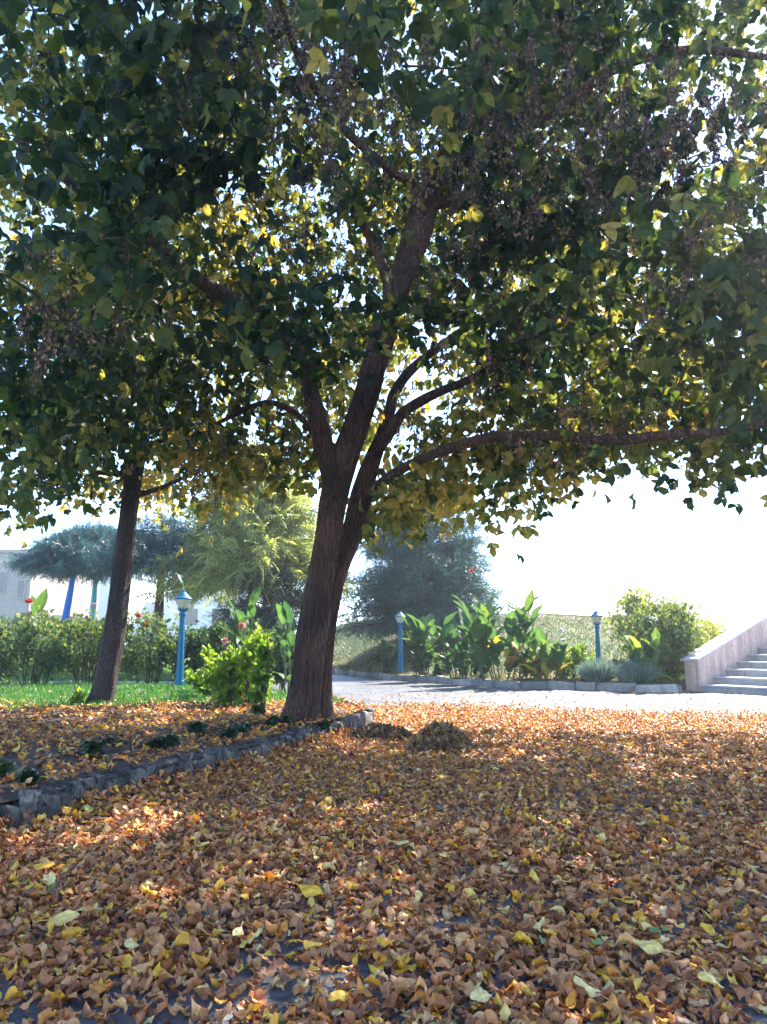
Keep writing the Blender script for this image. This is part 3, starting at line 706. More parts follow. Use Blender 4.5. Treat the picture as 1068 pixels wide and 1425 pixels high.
struct(mb.build('far_lawn_grass', M_GRASS), 'stuff')

# ---------------------------------------------------------------- fallen leaves
def curled(nu, nv, seed):
    r = np.random.default_rng(seed)
    u = np.linspace(-1, 1, nu); t = np.linspace(0, 1, nv)
    wmax = r.uniform(.24, .40); pk = r.uniform(.75, 1.25)
    wp = np.sin(np.pi * np.clip(t, 0, 1) ** pk) ** .8 * wmax
    if r.uniform() < .45: wp = wp * (1 + .28 * np.sin(t * np.pi * r.uniform(3.5, 5)))    # lobes
    wp[0] = .015; wp[-1] = .008
    curl = r.normal(0, 3.2); fold = r.uniform(-.6, .9); bend = r.normal(0, 1.5); tw = r.normal(0, .9)
    V = np.zeros((nv, nu, 3))
    yy = 0.; zz = 0.; ph = -bend / 2
    for i in range(nv):
        if i:
            dt = t[i] - t[i - 1]; yy += dt * math.cos(ph); zz += dt * math.sin(ph); ph += bend * dt
        kk = curl * (1 + .5 * math.sin(t[i] * 5 + seed)); th = u * wp[i] * kk * 1.6
        X = np.where(abs(kk) > .05, np.sin(th) / (kk * 1.6 + 1e-6), u * wp[i]); Z = np.where(abs(kk) > .05, (1 - np.cos(th)) / (kk * 1.6 + 1e-6), 0)
        Z = Z + np.abs(u) * wp[i] * fold + .05 * np.sin(u * 3.4 + t[i] * 11 + seed) + .03 * np.sin(u * 7 - t[i] * 17 + seed * 2)
        a = tw * (t[i] - .5); V[i, :, 0] = X * math.cos(a) - Z * math.sin(a); V[i, :, 1] = yy; V[i, :, 2] = zz + X * math.sin(a) + Z * math.cos(a)
    V[..., 1] -= V[..., 1].mean(); V[..., 2] -= V[..., 2].mean()
    i = (np.arange(nv - 1)[:, None] * nu + np.arange(nu - 1)[None]).ravel()
    f = np.stack([i, i + 1, i + nu + 1, i + nu], -1)
    return V.reshape(-1, 3), f, np.tile(np.abs(u), nv)
MID_T = np.stack([curled(4, 4, s + 300)[0] for s in range(24)]); _, MID_F, MID_LU = curled(4, 4, 0)
NEAR_T = np.stack([curled(5, 8, s)[0] for s in range(48)]); _, NEAR_F, NEAR_LU = curled(5, 8, 0)
FAR_T = np.stack([curled(5, 5, s + 100)[0] for s in range(30)]); _, FAR_F, FAR_LU = curled(5, 5, 0)

def litter(mb, pts, size, rnd, T, F, lu, tilt=.38, lift=.02):
    n = len(pts)
    az = rng.uniform(0, 2 * np.pi, n)
    ax = np.stack([np.cos(az), np.sin(az), rng.normal(0, tilt, n)], 1)
    nr = rng.normal(0, tilt, (n, 3)); nr[:, 2] = np.where(rng.uniform(size=n) < .5, 1, -1)
    M = basis(ax, nr) * size[:, None, None]
    idx = rng.integers(0, len(T), n)
    zmin = np.einsum('nk,nk->n', np.zeros((n, 3)), M[:, :, 2])
    low = np.einsum('nki,ni->nk', T[idx], M[:, :, 2]).min(1)
    p = pts.copy(); p[:, 2] += -low + rng.uniform(0, 1, n) ** 2 * lift - .004
    mb.scatter(T, [], F, M, p, rnd, lu, idx=idx)

def leaf_hues(n, yellow=.15):
    r = rng.uniform(0, 1, n)
    h = np.clip(rng.normal(.40, .19, n), 0, .7)
    h = np.where(r < yellow, rng.uniform(.72, .9, n), h)
    h = np.where(r > .955, rng.uniform(.9, .98, n), h)
    h = np.where(r > .993, 1.0, h)
    return h

def pave_density(x, y):
    nz = np.array([mnoise.noise(Vector((a * .95, b * .95, 7.7))) + .5 * mnoise.noise(Vector((a * 2.6, b * 2.6, 1.7))) for a, b in zip(x, y)])
    near = np.clip(1.0 - (y - 1.5) / 2.6, 0, 1)
    cover = np.clip(1.0 - near * np.clip(nz * 5 + .85, 0, .985), .05, 1)
    yb = 12.6 + .25 * np.sin(x * 1.3) - np.clip(x - 1.0, 0, 9) * .33
    fade = np.clip((yb + 1.2 - y) / 2.4, 0, 1) ** 1.3
    return cover * np.maximum(fade, .015)

n = 52000
x = rng.uniform(-3.8, 3.8, n); y = rng.uniform(.9, 4.6, n)
k = (np.abs(x) < .58 * y + .9) & ~inside(bedpoly, x, y) & (rng.uniform(size=n) < pave_density(x, y)); x, y = x[k], y[k]
mb = MB(); litter(mb, np.stack([x, y, np.zeros(len(x))], 1), (.028 + .055 * rng.beta(1.4, 2.4, len(x))), leaf_hues(len(x), .14), NEAR_T, NEAR_F, NEAR_LU, tilt=.34, lift=.03)
n = 190000
x = rng.uniform(-4, 10, n); y = rng.uniform(4.6, 16.5, n)
k = (np.abs(x) < .58 * y + 1) & ~inside(bedpoly, x, y) & (rng.uniform(size=n) < pave_density(x, y)); x, y = x[k], y[k]
for (k, T_, F_, L_) in ((y < 7, FAR_T, FAR_F, FAR_LU), (y >= 7, MID_T, MID_F, MID_LU)):
    litter(mb, np.stack([x, y, np.zeros(len(x))], 1)[k], (.032 + .045 * rng.beta(1.6, 2.2, k.sum())), leaf_hues(k.sum(), .17), T_, F_, L_, tilt=.34, lift=.035)
# a denser drift along the foot of the kerb
n = 1500
s_ = rng.uniform(0, 1, n) ** 1.0; Ln = np.linspace(0, 1, len(near_line))
bx = np.interp(s_, Ln, near_line[:, 0]); by = np.interp(s_, Ln, near_line[:, 1]); dd = rng.exponential(.12, n)
x = bx + dd * .55; y = by - dd * .8; k = (y > .8) & ~inside(bedpoly, x, y)
litter(mb, np.stack([x, y, .05 * np.exp(-dd / .1)], 1)[k], rng.uniform(.035, .075, k.sum()), leaf_hues(k.sum(), .14), NEAR_T, NEAR_F, NEAR_LU, tilt=.5, lift=.05)
struct(mb.build('fallen_leaves', M_DRY), 'stuff')
# leaves lying on the bed
n = 30000
x = rng.uniform(-9, .2, n); y = rng.uniform(3, 13.5, n)
dens = .9 * np.clip(1.25 - np.clip(y - 9.7 - .9 * np.clip((x + 3.2) / 2, 0, 2), 0, 9) * .75, .05, 1)
k = inside(bedpoly, x, y) & (np.abs(x) < .58 * y + 1) & (seg_dist(KALL, x, y) > .05) & (rng.uniform(size=n) < dens); x, y = x[k], y[k]
h = leaf_hues(len(x), .30); h = np.where(h < .5, h * .75, h)
mb = MB(); litter(mb, np.stack([x, y, bed_z(x, y) + .03 * (seg_dist(KALL, x, y) < .2)], 1), rng.uniform(.04, .075, len(x)), h, FAR_T, FAR_F, FAR_LU, tilt=.35, lift=.03)
struct(mb.build('bed_leaf_litter', M_DRY), 'stuff')

# single bright leaves that stand out in front
spots = [(432, 1259, .84, .10), (262, 1331, .80, .095), (120, 1280, .93, .10), (88, 1298, .93, .10), (182, 1332, .96, .07), (435, 1335, .86, .065), (1050, 1255, .80, .08), (620, 1207, .93, .085), (280, 1187, .93, .09), (793, 1157, .84, .085),
         (60, 1220, .82, .11), (690, 1205, .82, .085), (672, 1410, .96, .085), (820, 1402, .96, .09), (540, 1303, .78, .06), (330, 1319, .97, .055), (905, 1340, .93, .10), (765, 1318, .80, .07), (255, 1100, .84, .08), (880, 1270, .84, .08),
         (560, 1185, .93, .08), (995, 1390, .93, .09), (150, 1135, .84, .08), (470, 1410, .86, .07)]
BRIGHT = [curled(9, 13, s) for s in (3, 17, 29, 35)]
for i_, (px, py, hue, sz) in enumerate(spots):
    g = G(px, py, .0)
    mb = MB(); T_, F_, lu_ = BRIGHT[i_ % 4]
    a = rng.uniform(0, 6.28); tl = rng.normal(0, .16, 2)
    T_ = T_ * np.array([1.35, 1, .45])
    ax = np.array([[math.cos(a), math.sin(a), tl[0]]]); nr = np.array([[tl[1], rng.normal(0, .2) - .25, 1.0]])
    M_ = basis(ax, nr)[0] * sz
    Vv = T_ @ M_
    mb.add(Vv, None, F_, hue, lu_)
    st_ = np.array([T_[4] @ M_, T_[4] @ M_ - M_[1] * .28 + [0, 0, .004], T_[4] @ M_ - M_[1] * .5 + [0, 0, -.002]])
    mb.tube(st_, [.0014, .0012, .001], 4, rnd=hue)
    o = mb.build('fallen_leaf', M_DRY); o.location = (g[0], g[1], .034 - Vv[:, 2].min())
    pale = hue > .9
    tag(o, ('pale cream fallen leaf lying on top of the brown leaves on the paving' if pale else 'bright yellow fallen leaf lying on top of the brown leaves on the paving'), 'leaf',
        'pale leaves on the paving' if pale else 'yellow leaves on the paving')

# two heaps of rotting leaves
def heap(px, py, rx, ry, h, label, hue):
    g = G(px, py, 0); mb = MB()
    k = 20; rr = np.linspace(0, 1, 7); ang = np.linspace(0, 2 * np.pi, k, endpoint=False)
    V = []
    for r in rr:
        for a in ang: V.append((rx * r * math.cos(a), ry * r * math.sin(a), h * (1 - r * r) ** .8 * (1 + .35 * mnoise.noise(Vector((r * 3 * math.cos(a), r * 3 * math.sin(a), px))))))
    i = np.arange(6)[:, None] * k; j = np.arange(k)[None]; j2 = (j + 1) % k
    mb.add(np.array(V), None, np.stack([i + j, i + j2, i + k + j2, i + k + j], -1).reshape(-1, 4), .05)
    n = int(900 * rx * ry / .06); r = np.sqrt(rng.uniform(0, 1, n)); a = rng.uniform(0, 6.28, n)
    z = h * (1 - r * r) ** .8 * (1 + .35 * np.array([mnoise.noise(Vector((p * 3 * math.cos(q), p * 3 * math.sin(q), px))) for p, q in zip(r, a)])) - .01
    jr = 1.05 + .3 * rng.beta(1, 4, n)
    litter(mb, np.stack([rx * jr * r * np.cos(a), ry * jr * r * np.sin(a), np.where(jr * r > 1, .01, z)], 1), rng.uniform(.05, .095, n), np.clip(rng.normal(hue, .25, n), 0, 1), FAR_T, FAR_F, FAR_LU, tilt=1.0, lift=.03)
    o = mb.build('leaf_pile', M_PILE); o.location = tuple(g)
    tag(o, label, 'leaf pile'); return o
heap(528, 1029, .30, .2, .10, 'low flat pile of dark leaves against the end of the dark kerb', .62)
heap(613, 1045, .27, .22, .2, 'taller rounded pile of dark leaves standing alone on the leaf strewn paving', .72)

# ---------------------------------------------------------------- shrubs
def bush(name, c, rx, ry, rz, n, size, mat, hue, label, cat, stems=7, trio=True, shell=.5, group=None, stemmat=None, blooms=(), flat=False, bare=.25):
    """c: ground point"""
    root = empty(name, c); c = np.asarray(c, float)
    tag(root, label, cat, group)
    mbs = MB(); mbl = MB()
    tips = []
    for i_ in range(stems):
        a = rng.uniform(0, 6.28); r = rng.uniform(.3, .95)
        tip = np.array([rx * r * math.cos(a), ry * r * math.sin(a), rz * 2 * rng.uniform(.55, 1.0)])
        b0 = np.array([rx * .25 * math.cos(a), ry * .25 * math.sin(a), -.05])
        if flat: b0 = b0 * .04 + np.array([0, 0, .01])
        mid = .5 * (b0 + tip) + np.array([0, 0, rz * .3])
        t = np.linspace(0, 1, 7)[:, None]; pth = (1 - t) ** 2 * b0 + 2 * t * (1 - t) * mid + t ** 2 * tip; pth[1:-1] += rng.normal(0, .02, (5, 3))
        mbs.tube(pth, np.linspace(.012, .004, 7), 5); tips.append(pth)
    cl = []
    per = max(1, n // max(1, 45 * 1))
    for i_ in range(per):
        if rng.uniform() < .45:
            pth = tips[rng.integers(len(tips))]; q = pth[rng.integers(2, 7)] + rng.normal(0, .05, 3)
        else:
            u = rvec(1)[0] * rng.uniform(shell, 1) ** .5
            q = np.array([rx * u[0], ry * u[1], rz * 2 * (bare + (1 - bare) * (.5 + .5 * u[2]))])
            q = q * (1 + .18 * mnoise.noise(Vector(tuple(q * 3 + c))))
        cl.append(q)
    cl = np.array(cl)
    k = 45
    pos = np.repeat(cl, k, 0) + rng.normal(0, .30 * min(rx, rz) * .55, (per * k, 3))
    pos = pos[pos[:, 2] > .02]
    m = len(pos)
    ax = norm(pos - np.array([0, 0, rz * .6])) + rng.normal(0, .7, (m, 3)); ax[:, 2] -= .1
    if flat: ax[:, 2] = rng.normal(0, .15, m)
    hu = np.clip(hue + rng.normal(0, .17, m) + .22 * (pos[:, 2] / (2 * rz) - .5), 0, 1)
    crown_leaves(mbl, pos, norm(ax), np.full(m, size), hu, trio)
    o = mbs.build('stem', stemmat or M_TWIG, root); o = mbl.build('foliage', mat, root)
    for (bx_, by_, bz_, bs, bm_) in blooms:
        mbb = MB(); q = np.array([bx_, by_, bz_]); kk = 22
        th = rng.uniform(0, 6.28, kk); el = np.linspace(.1, 1.35, kk)
        axx = np.stack([np.cos(th) * np.cos(el), np.sin(th) * np.cos(el), np.sin(el)], 1)
        Mb = basis(axx, np.cross(axx, rvec(kk))) * (bs * rng.uniform(.8, 1.1, kk))[:, None, None]; Mb[:, 0] *= 1.7
        mbb.scatter(LVAR, LF3, LF4, Mb, np.repeat(q[None], kk, 0), rng.uniform(0, 1, kk), LLU, idx=rng.integers(0, 6, kk))
        mbb.tube(np.array([q - [0, 0, bs * 2.4], q - [0, 0, bs], q]), [.004, .004, .006], 5, rnd=0)
        mbb.build('blossom', bm_, root)
    return root

GR = 'rose bushes in the hedge behind the lawn'
def bz(p): return np.array([p[0], p[1], float(bed_z(p[0], p[1]))])
def rel(px, py, D, c): return tuple(P(px, py, D) - np.asarray(c))
H = []
for (px, D, rx, rz, lab, bl) in [
    (-25, 15.9, .88, .62, 'leafy dark rose bush with no flowers cut by the photo edge, below the beige building', []),
    (48, 15.6, .88, .62, 'dark green rose bush with one deep red bloom, in front of the leafy canna shoot', [(40, 838, .085, M_RED)]),
    (118, 15.9, .76, .68, 'rose bush at the foot of the blue and turquoise trunks, with one small pink bloom', [(131, 842, .05, M_PINK)]),
    (205, 16.1, .82, .66, 'dense rose bush with two coral red blooms between dark trunk and near lamp post', [(192, 858, .07, M_RED), (203, 872, .085, M_RED)]),
]:
    c = bz(P(px, 945, D))
    bush('rose_bush', c, rx, .55, rz, 1600, .065, M_ROSE, .55, lab, 'rose bush', 16, group=None, blooms=[(*rel(a, b, D - .3, c), s, m) for a, b, s, m in bl], bare=.22)
c = bz(P(300, 945, 16.2))
bush('shrub', c, .95, .5, .58, 3000, .07, M_ROSE, .25, 'blue green leafy shrub filling the space behind the near lamp post', 'shrub', 9, bare=.15)
c = bz(P(395, 945, 15.0))
bush('shrub', c, .5, .4, .55, 1500, .07, M_ROSE, .3, 'blue green shrub half hidden behind the big tree trunk', 'shrub', 7, bare=.15)
c = bz(P(338, 968, 10.6))
bush('rose_bush', c, .5, .4, .44, 1050, .085, M_LIME, .55, 'bright yellow green rose bush with two pink blooms, beside the big trunk', 'rose bush', 10, blooms=[(*rel(313, 893, 10.5, c), .06, M_PINK), (*rel(336, 873, 10.5, c), .07, M_PINK)], bare=.15)
c = bz(P(290, 965, 11.6))
bush('shrub', c, .3, .3, .32, 420, .07, M_LIME, .4, 'loose light green bush between the near lamp post and the bright rose bush', 'shrub', 8, bare=.2)
c = bz(P(362, 1003, 9.0))
bush('sapling', c, .13, .13, .48, 330, .075, M_LIME, .25, 'thin sapling with a dark bare stem just left of the big trunk', 'sapling', 4, bare=.1)
c = bz(P(97, 972, 10.4))
bush('weed', c, .18, .14, .13, 150, .06, M_LIME, .6, 'small lime green weed growing alone on the lawn', 'weed', 6, bare=.1)
for (px, py, D, rx, lab) in [(270, 1040, 7.3, .34, 'sprawling dark ivy clump in the middle of the leaf covered bed'), (200, 1052, 6.4, .26, 'dark ivy clump lying on the fallen leaves nearer the kerb'), (140, 1065, 5.9, .2, 'small dark ivy clump low on the bed close to the photo edge'), (40, 1085, 5.0, .2, 'dark ivy sprig in the near corner of the bed behind the kerb'), (345, 1020, 8.0, .2, 'dark ivy tuft at the foot of the thin sapling'), (420, 1006, 8.15, .16, 'little ivy tuft at the foot of the big trunk by the kerb end')]:
    c = bz(P(px, py, D))
    bush('ivy_plant', c, rx * 1.6, rx * 1.2, .035, 200 if rx > .22 else 100, .075, M_DARKLEAF, .4, lab, 'ivy', 5, bare=.3, flat=True)

# sunlit shrubs beyond the path on the left
for (px, D, rx, rz, hue, lab) in [(20, 24, 1.0, .9, .6, 'pale sunlit bush in front of the beige building'), (85, 26, 1.1, .8, .7, 'pale yellow sunlit bush behind the blue trunk'), (135, 25, .8, .75, .5, 'pale sunlit bush behind the turquoise trunk'), (190, 24, .8, .6, .4, 'pale green bush in the gap right of the dark leaning trunk')]:
    p = P(px, 880, D); c = (p[0], p[1], float(LW(p[0], p[1])))
    bush('bush', c, rx, .8, rz, 1500, .13, M_PALEBUSH, hue, lab, 'bush', 7, bare=.05)

# right-hand bush and lavender
p = P(930, 945, 18.2); c = np.array([p[0], p[1], float(hill_z(p[0], p[1]))])
bush('rose_bush', c, .8, .8, .82, 4600, .075, M_ROSE, .68, 'large rounded bush with small white roses beside the stone stairs', 'bush', 14, bare=.08,
     blooms=[(*rel(a, b, 17.5, c), .06, M_WHITE) for a, b in [(917, 842), (913, 862), (908, 861), (948, 880), (960, 852)]])
p = P(962, 900, 20.6); c = np.array([p[0], p[1], float(hill_z(p[0], p[1]))])
bush('bush', c, .85, .6, .72, 1900, .085, M_PALEBUSH, .75, 'pale yellow bush showing behind the big rose bush by the stairs', 'bush', 8, bare=.1)
p = P(905, 845, 21.0); c = np.array([p[0], p[1], float(hill_z(p[0], p[1]))])
bush('bush', c, .95, .6, 1.02, 2600, .085, M_PALEBUSH, .65, 'tall pale yellow bush rising behind the big rose bush', 'bush', 8, bare=.1)
def tuft(name, c, rx, rz, n, mat, label, cat):
    root = empty(name, c); tag(root, label, cat)
    a = rng.uniform(0, 6.28, n); r = np.sqrt(rng.uniform(0, 1, n))
    d = np.stack([rx * r * np.cos(a), rx * .8 * r * np.sin(a)], 1)
    T = np.array([[-1, 0, 0], [1, 0, 0], [.8, .5, .1], [-.8, .5, .1], [0, 1, .3]])
    ax = np.stack([d[:, 0] / rx * .7, d[:, 1] / rx * .7, np.ones(n)], 1) + rng.normal(0, .22, (n, 3))
    hg = rz * rng.uniform(.5, 1.05, n) * (1.15 - .4 * r)
    M = basis(ax, rvec(n)) * np.stack([np.full(n, .010), hg, hg], 1)[:, :, None]
    mb = MB(); mb.scatter(T, [[3, 2, 4]], [[0, 1, 2, 3]], M, np.column_stack([d * .6, np.zeros(n)]), rng.uniform(0, 1, n))
    mb.build('foliage', mat, root)
    mb = MB()
    for _ in range(16):
        a = rng.uniform(0, 6.28); r = rng.uniform(.2, .9); q = np.array([rx * .3 * math.cos(a), rx * .3 * math.sin(a), -.02]); e = np.array([rx * r * math.cos(a), rx * r * math.sin(a), rz * .7])
        mb.tube(np.array([q, .5 * (q + e) + [0, 0, .05], e]), [.008, .006, .003], 4)
    mb.build('stem', M_TWIG, root)
for (px, D, rx, rz, lab) in [(838, 17.5, .40, .55, 'grey green lavender mound below the far lamp post'), (893, 17.0, .42, .55, 'grey green lavender mound below the young canna beside the rose bush')]:
    p = P(px, 950, D); c = (p[0], p[1], float(hill_z(p[0], max(p[1], float(hill_y0(p[0])) + .35))))
    tuft('lavender_plant', (c[0], max(c[1], float(hill_y0(c[0])) + .4), c[2]), rx, rz, 2600, M_LAV, lab, 'lavender')

# ---------------------------------------------------------------- cannas
def canna_leaf_t(seed):
    r = np.random.default_rng(seed); nv, nu = 9, 5
    t = np.linspace(0, 1, nv); u = np.linspace(-1, 1, nu); w = .215 * np.sin(np.pi * t ** .75) ** .8; w[0] = .02; w[-1] = .002
    V = np.zeros((nv, nu, 3)); ph = 0; y = z = 0; bend = -r.uniform(.1, .9); fold = r.uniform(.15, .6)
    for i in range(nv):
        if i: y += math.cos(ph) / (nv - 1); z += math.sin(ph) / (nv - 1); ph += bend / (nv - 1)
        V[i, :, 0] = u * w[i]; V[i, :, 1] = y; V[i, :, 2] = z + np.abs(u) * w[i] * fold + .02 * np.sin(t[i] * 12 + u * 2)
    i = (np.arange(nv - 1)[:, None] * nu + np.arange(nu - 1)[None]).ravel()
    return V.reshape(-1, 3), np.stack([i, i + 1, i + nu + 1, i + nu], -1), np.tile(np.abs(u), nv)
CL = [canna_leaf_t(s) for s in range(8)]
def canna(c, stalks, height, leaf, hue, label, per=6, flower=None, yellow=0.0, splay=.25, spikes=0):
    root = empty('canna_plant', c); tag(root, label, 'canna plant')
    st = MB(); lf = MB()
    for i_ in range(stalks):
        a = rng.uniform(0, 6.28); r = rng.uniform(0, splay * .8)
        b0 = np.array([r * math.cos(a), r * math.sin(a) * .6, -.03]); h = height * rng.uniform(.72, 1.0)
        tip = b0 + np.array([math.cos(a) * splay * .5, math.sin(a) * splay * .3, h])
        pth = np.linspace(0, 1, 8)[:, None] * (tip - b0) + b0; pth[1:-1] += rng.normal(0, .012, (6, 3))
        st.tube(pth, np.linspace(.018, .008, 8), 6)
        for j in range(per):
            f = .22 + .76 * j / max(1, per - 1)
            q = b0 + f * (tip - b0); az = a + j * 2.4 + rng.normal(0, .5)
            up = .7 + 1.7 * f + rng.normal(0, .3)
            ax = np.array([[math.cos(az), math.sin(az), up]])
            nr = np.array([[-math.cos(az) * up, -math.sin(az) * up, 1.0]]) + rng.normal(0, .25, (1, 3))
            T_, F_, lu_ = CL[rng.integers(8)]
            M_ = basis(ax, nr)[0] * leaf * rng.uniform(.75, 1.1)
            hu = np.clip(hue + rng.normal(0, .14), 0, .82)
            if f < .5 and rng.uniform() < yellow: hu = rng.uniform(.88, 1.0)
            lf.add(T_ @ M_ + q, None, F_, hu, lu_)
    st.build('stalk', M_STALK, root); lf.build('foliage', M_CANNA, root)
    if flower:
        for (x_, y_, z_, bs, m_) in flower:
            fb = MB(); q = np.array([x_, y_, z_]); kk = 16
            axx = rng.normal(0, .6, (kk, 3)); axx[:, 2] = rng.uniform(.2, 1.2, kk)
            Mb = basis(axx, rvec(kk)) * (bs * rng.uniform(.7, 1.2, kk))[:, None, None]; Mb[:, 0] *= 1.4
            fb.scatter(LVAR, LF3, LF4, Mb, q + rng.normal(0, bs * .25, (kk, 3)), rng.uniform(0, 1, kk), LLU, idx=rng.integers(0, 6, kk))
            fb.tube(np.array([q - [0, 0, .35], q - [0, 0, .15], q]), [.006, .005, .004], 5, rnd=0)
            fb.build('blossom', m_, root)
    for i_ in range(spikes):
        sb_ = MB(); b0 = np.array([rng.normal(0, splay * .5), 0, height * .9]); tip = b0 + [rng.normal(.1, .1), 0, rng.uniform(.2, .4)]
        sb_.tube(np.array([b0, .5 * (b0 + tip) + rng.normal(0, .01, 3), tip]), [.005, .004, .003], 5)
        kk = 14; q = .5 * (b0 + tip) + rng.uniform(-.4, .5, (kk, 1)) * (tip - b0)
        sb_.scatter(LVAR, LF3, LF4, basis(rvec(kk) + [0, 0, .5], rvec(kk)) * .06, q, rng.uniform(0, 1, kk), LLU, idx=rng.integers(0, 6, kk))
        sb_.build('seed_spike', M_SPIKE, root)
    return root
def hp(px, py, D):
    p = P(px, py, D); yy = max(p[1], float(hill_y0(p[0])) + .35)
    return np.array([p[0], yy, float(hill_z(p[0], yy))])
c = hp(593, 940, 20.3); canna(c, 9, 1.32, .62, .36, 'upright green canna clump just right of the shaded middle lamp post', per=6, splay=.42)
c = hp(645, 945, 19.4); canna(c, 8, 1.32, .62, .34, 'canna clump with two white flowers, in the middle of the canna row', per=5, flower=[(*rel(663, 880, 19.0, c), .11, M_WHITE), (*rel(668, 898, 19.0, c), .08, M_WHITE)], splay=.42)
c = hp(700, 948, 18.8); canna(c, 13, 1.65, .72, .45, 'tallest canna clump with one red flower and brown seed spikes', per=6, flower=[(*rel(657, 795, 18.9, c), .06, M_RED)], splay=.7, spikes=5, yellow=.25)
c = hp(762, 950, 18.3); canna(c, 9, .85, .5, .62, 'low drooping canna clump with yellowed leaves at the kerb', per=6, yellow=.8, splay=.4)
c = hp(897, 945, 17.3); canna(c, 7, .85, .45, .68, 'short lime green canna in front of the big rose bush', per=6, splay=.28)
c = hp(512, 938, 22.5); canna(c, 2, .45, .35, .3, 'tiny canna seedling on the grass behind the far kerb', per=4, splay=.1)
c = bz(P(246, 945, 16.3)); canna(c, 1, 2.15, .5, .4, 'single canna shoot rising above the near lamp post', per=5, splay=.1)
c = bz(P(333, 945, 13.6)); canna(c, 3, 1.55, .46, .3, 'canna clump standing behind the bright rose bush', per=7, splay=.3)
c = bz(P(402, 945, 13.2)); canna(c, 2, 1.45, .42, .3, 'canna partly hidden behind the edge of the big trunk', per=6, splay=.2)
c = bz(P(52, 945, 16.5)); canna(c, 2, 1.65, .55, .5, 'pair of canna shoots lit by the sun at the photo edge', per=4, splay=.2)
# small shrubs along the far kerb
for (px, D, rx, rz, m, hue, lab, bl) in [(606, 20.0, .55, .28, M_ROSE, .35, 'low dark green shrub at the foot of the first canna clump', []), (540, 21.8, .3, .42, M_ROSE, .3, 'thin rose shrub left of the shaded middle lamp post', []),
                                        (790, 18.6, .55, .38, M_LIME, .35, 'light green rose shrub with two white roses on the hill behind the kerb', [(782, 878, .07, M_WHITE), (786, 892, .08, M_WHITE)]), (670, 19.0, .6, .3, M_ROSE, .4, 'low bushy plant at the foot of the middle canna clumps', []), (735, 18.7, .5, .33, M_ROSE, .55, 'brownish low bush under the tallest canna', [])]:
    c = hp(px, 950, D); bush('shrub', c, rx, .35, rz, 700, .08, m, hue, lab, 'shrub', 7, bare=.1, blooms=[(*rel(a, b, D - .3, c), s, q) for a, b, s, q in bl])

# ---------------------------------------------------------------- conifers
def spray_t(kind):
    V = []; F = []
    if kind == 'needle':
        for i in range(11):
            t = i / 10; a = i * 2.4
            d = np.array([math.cos(a), .9, math.sin(a) * .8]); d /= np.linalg.norm(d); b_ = np.array([0, t * .8, 0]); e = b_ + d * .26
            s_ = np.cross(d, [0, 0, 1.0]); s_ = s_ / max(np.linalg.norm(s_), .1) * .022
            k = len(V); V += [b_ - s_, b_ + s_, e]; F.append([k, k + 1, k + 2])
        k = len(V); V += [np.array([-.02, 0, 0]), np.array([.02, 0, 0]), np.array([0, 1.0, 0])]; F.append([k, k + 1, k + 2])
    else:
        for i in range(9):
            t = i / 9; sg = 1 if i % 2 else -1
            b_ = np.array([0, t * .85, -.15 * t * t]); e = b_ + np.array([sg * .28 * (1 - t * .6), .2, -.10]); m_ = .5 * (b_ + e); w_ = np.array([0, .05, .01])
            k = len(V); V += [b_ - w_ * .5, m_ - w_, e, m_ + w_]; F += [[k, k + 1, k + 2], [k, k + 2, k + 3]]
    return np.array(V), F
ND_V, ND_F = spray_t('needle'); CD_V, CD_F = spray_t('flat')
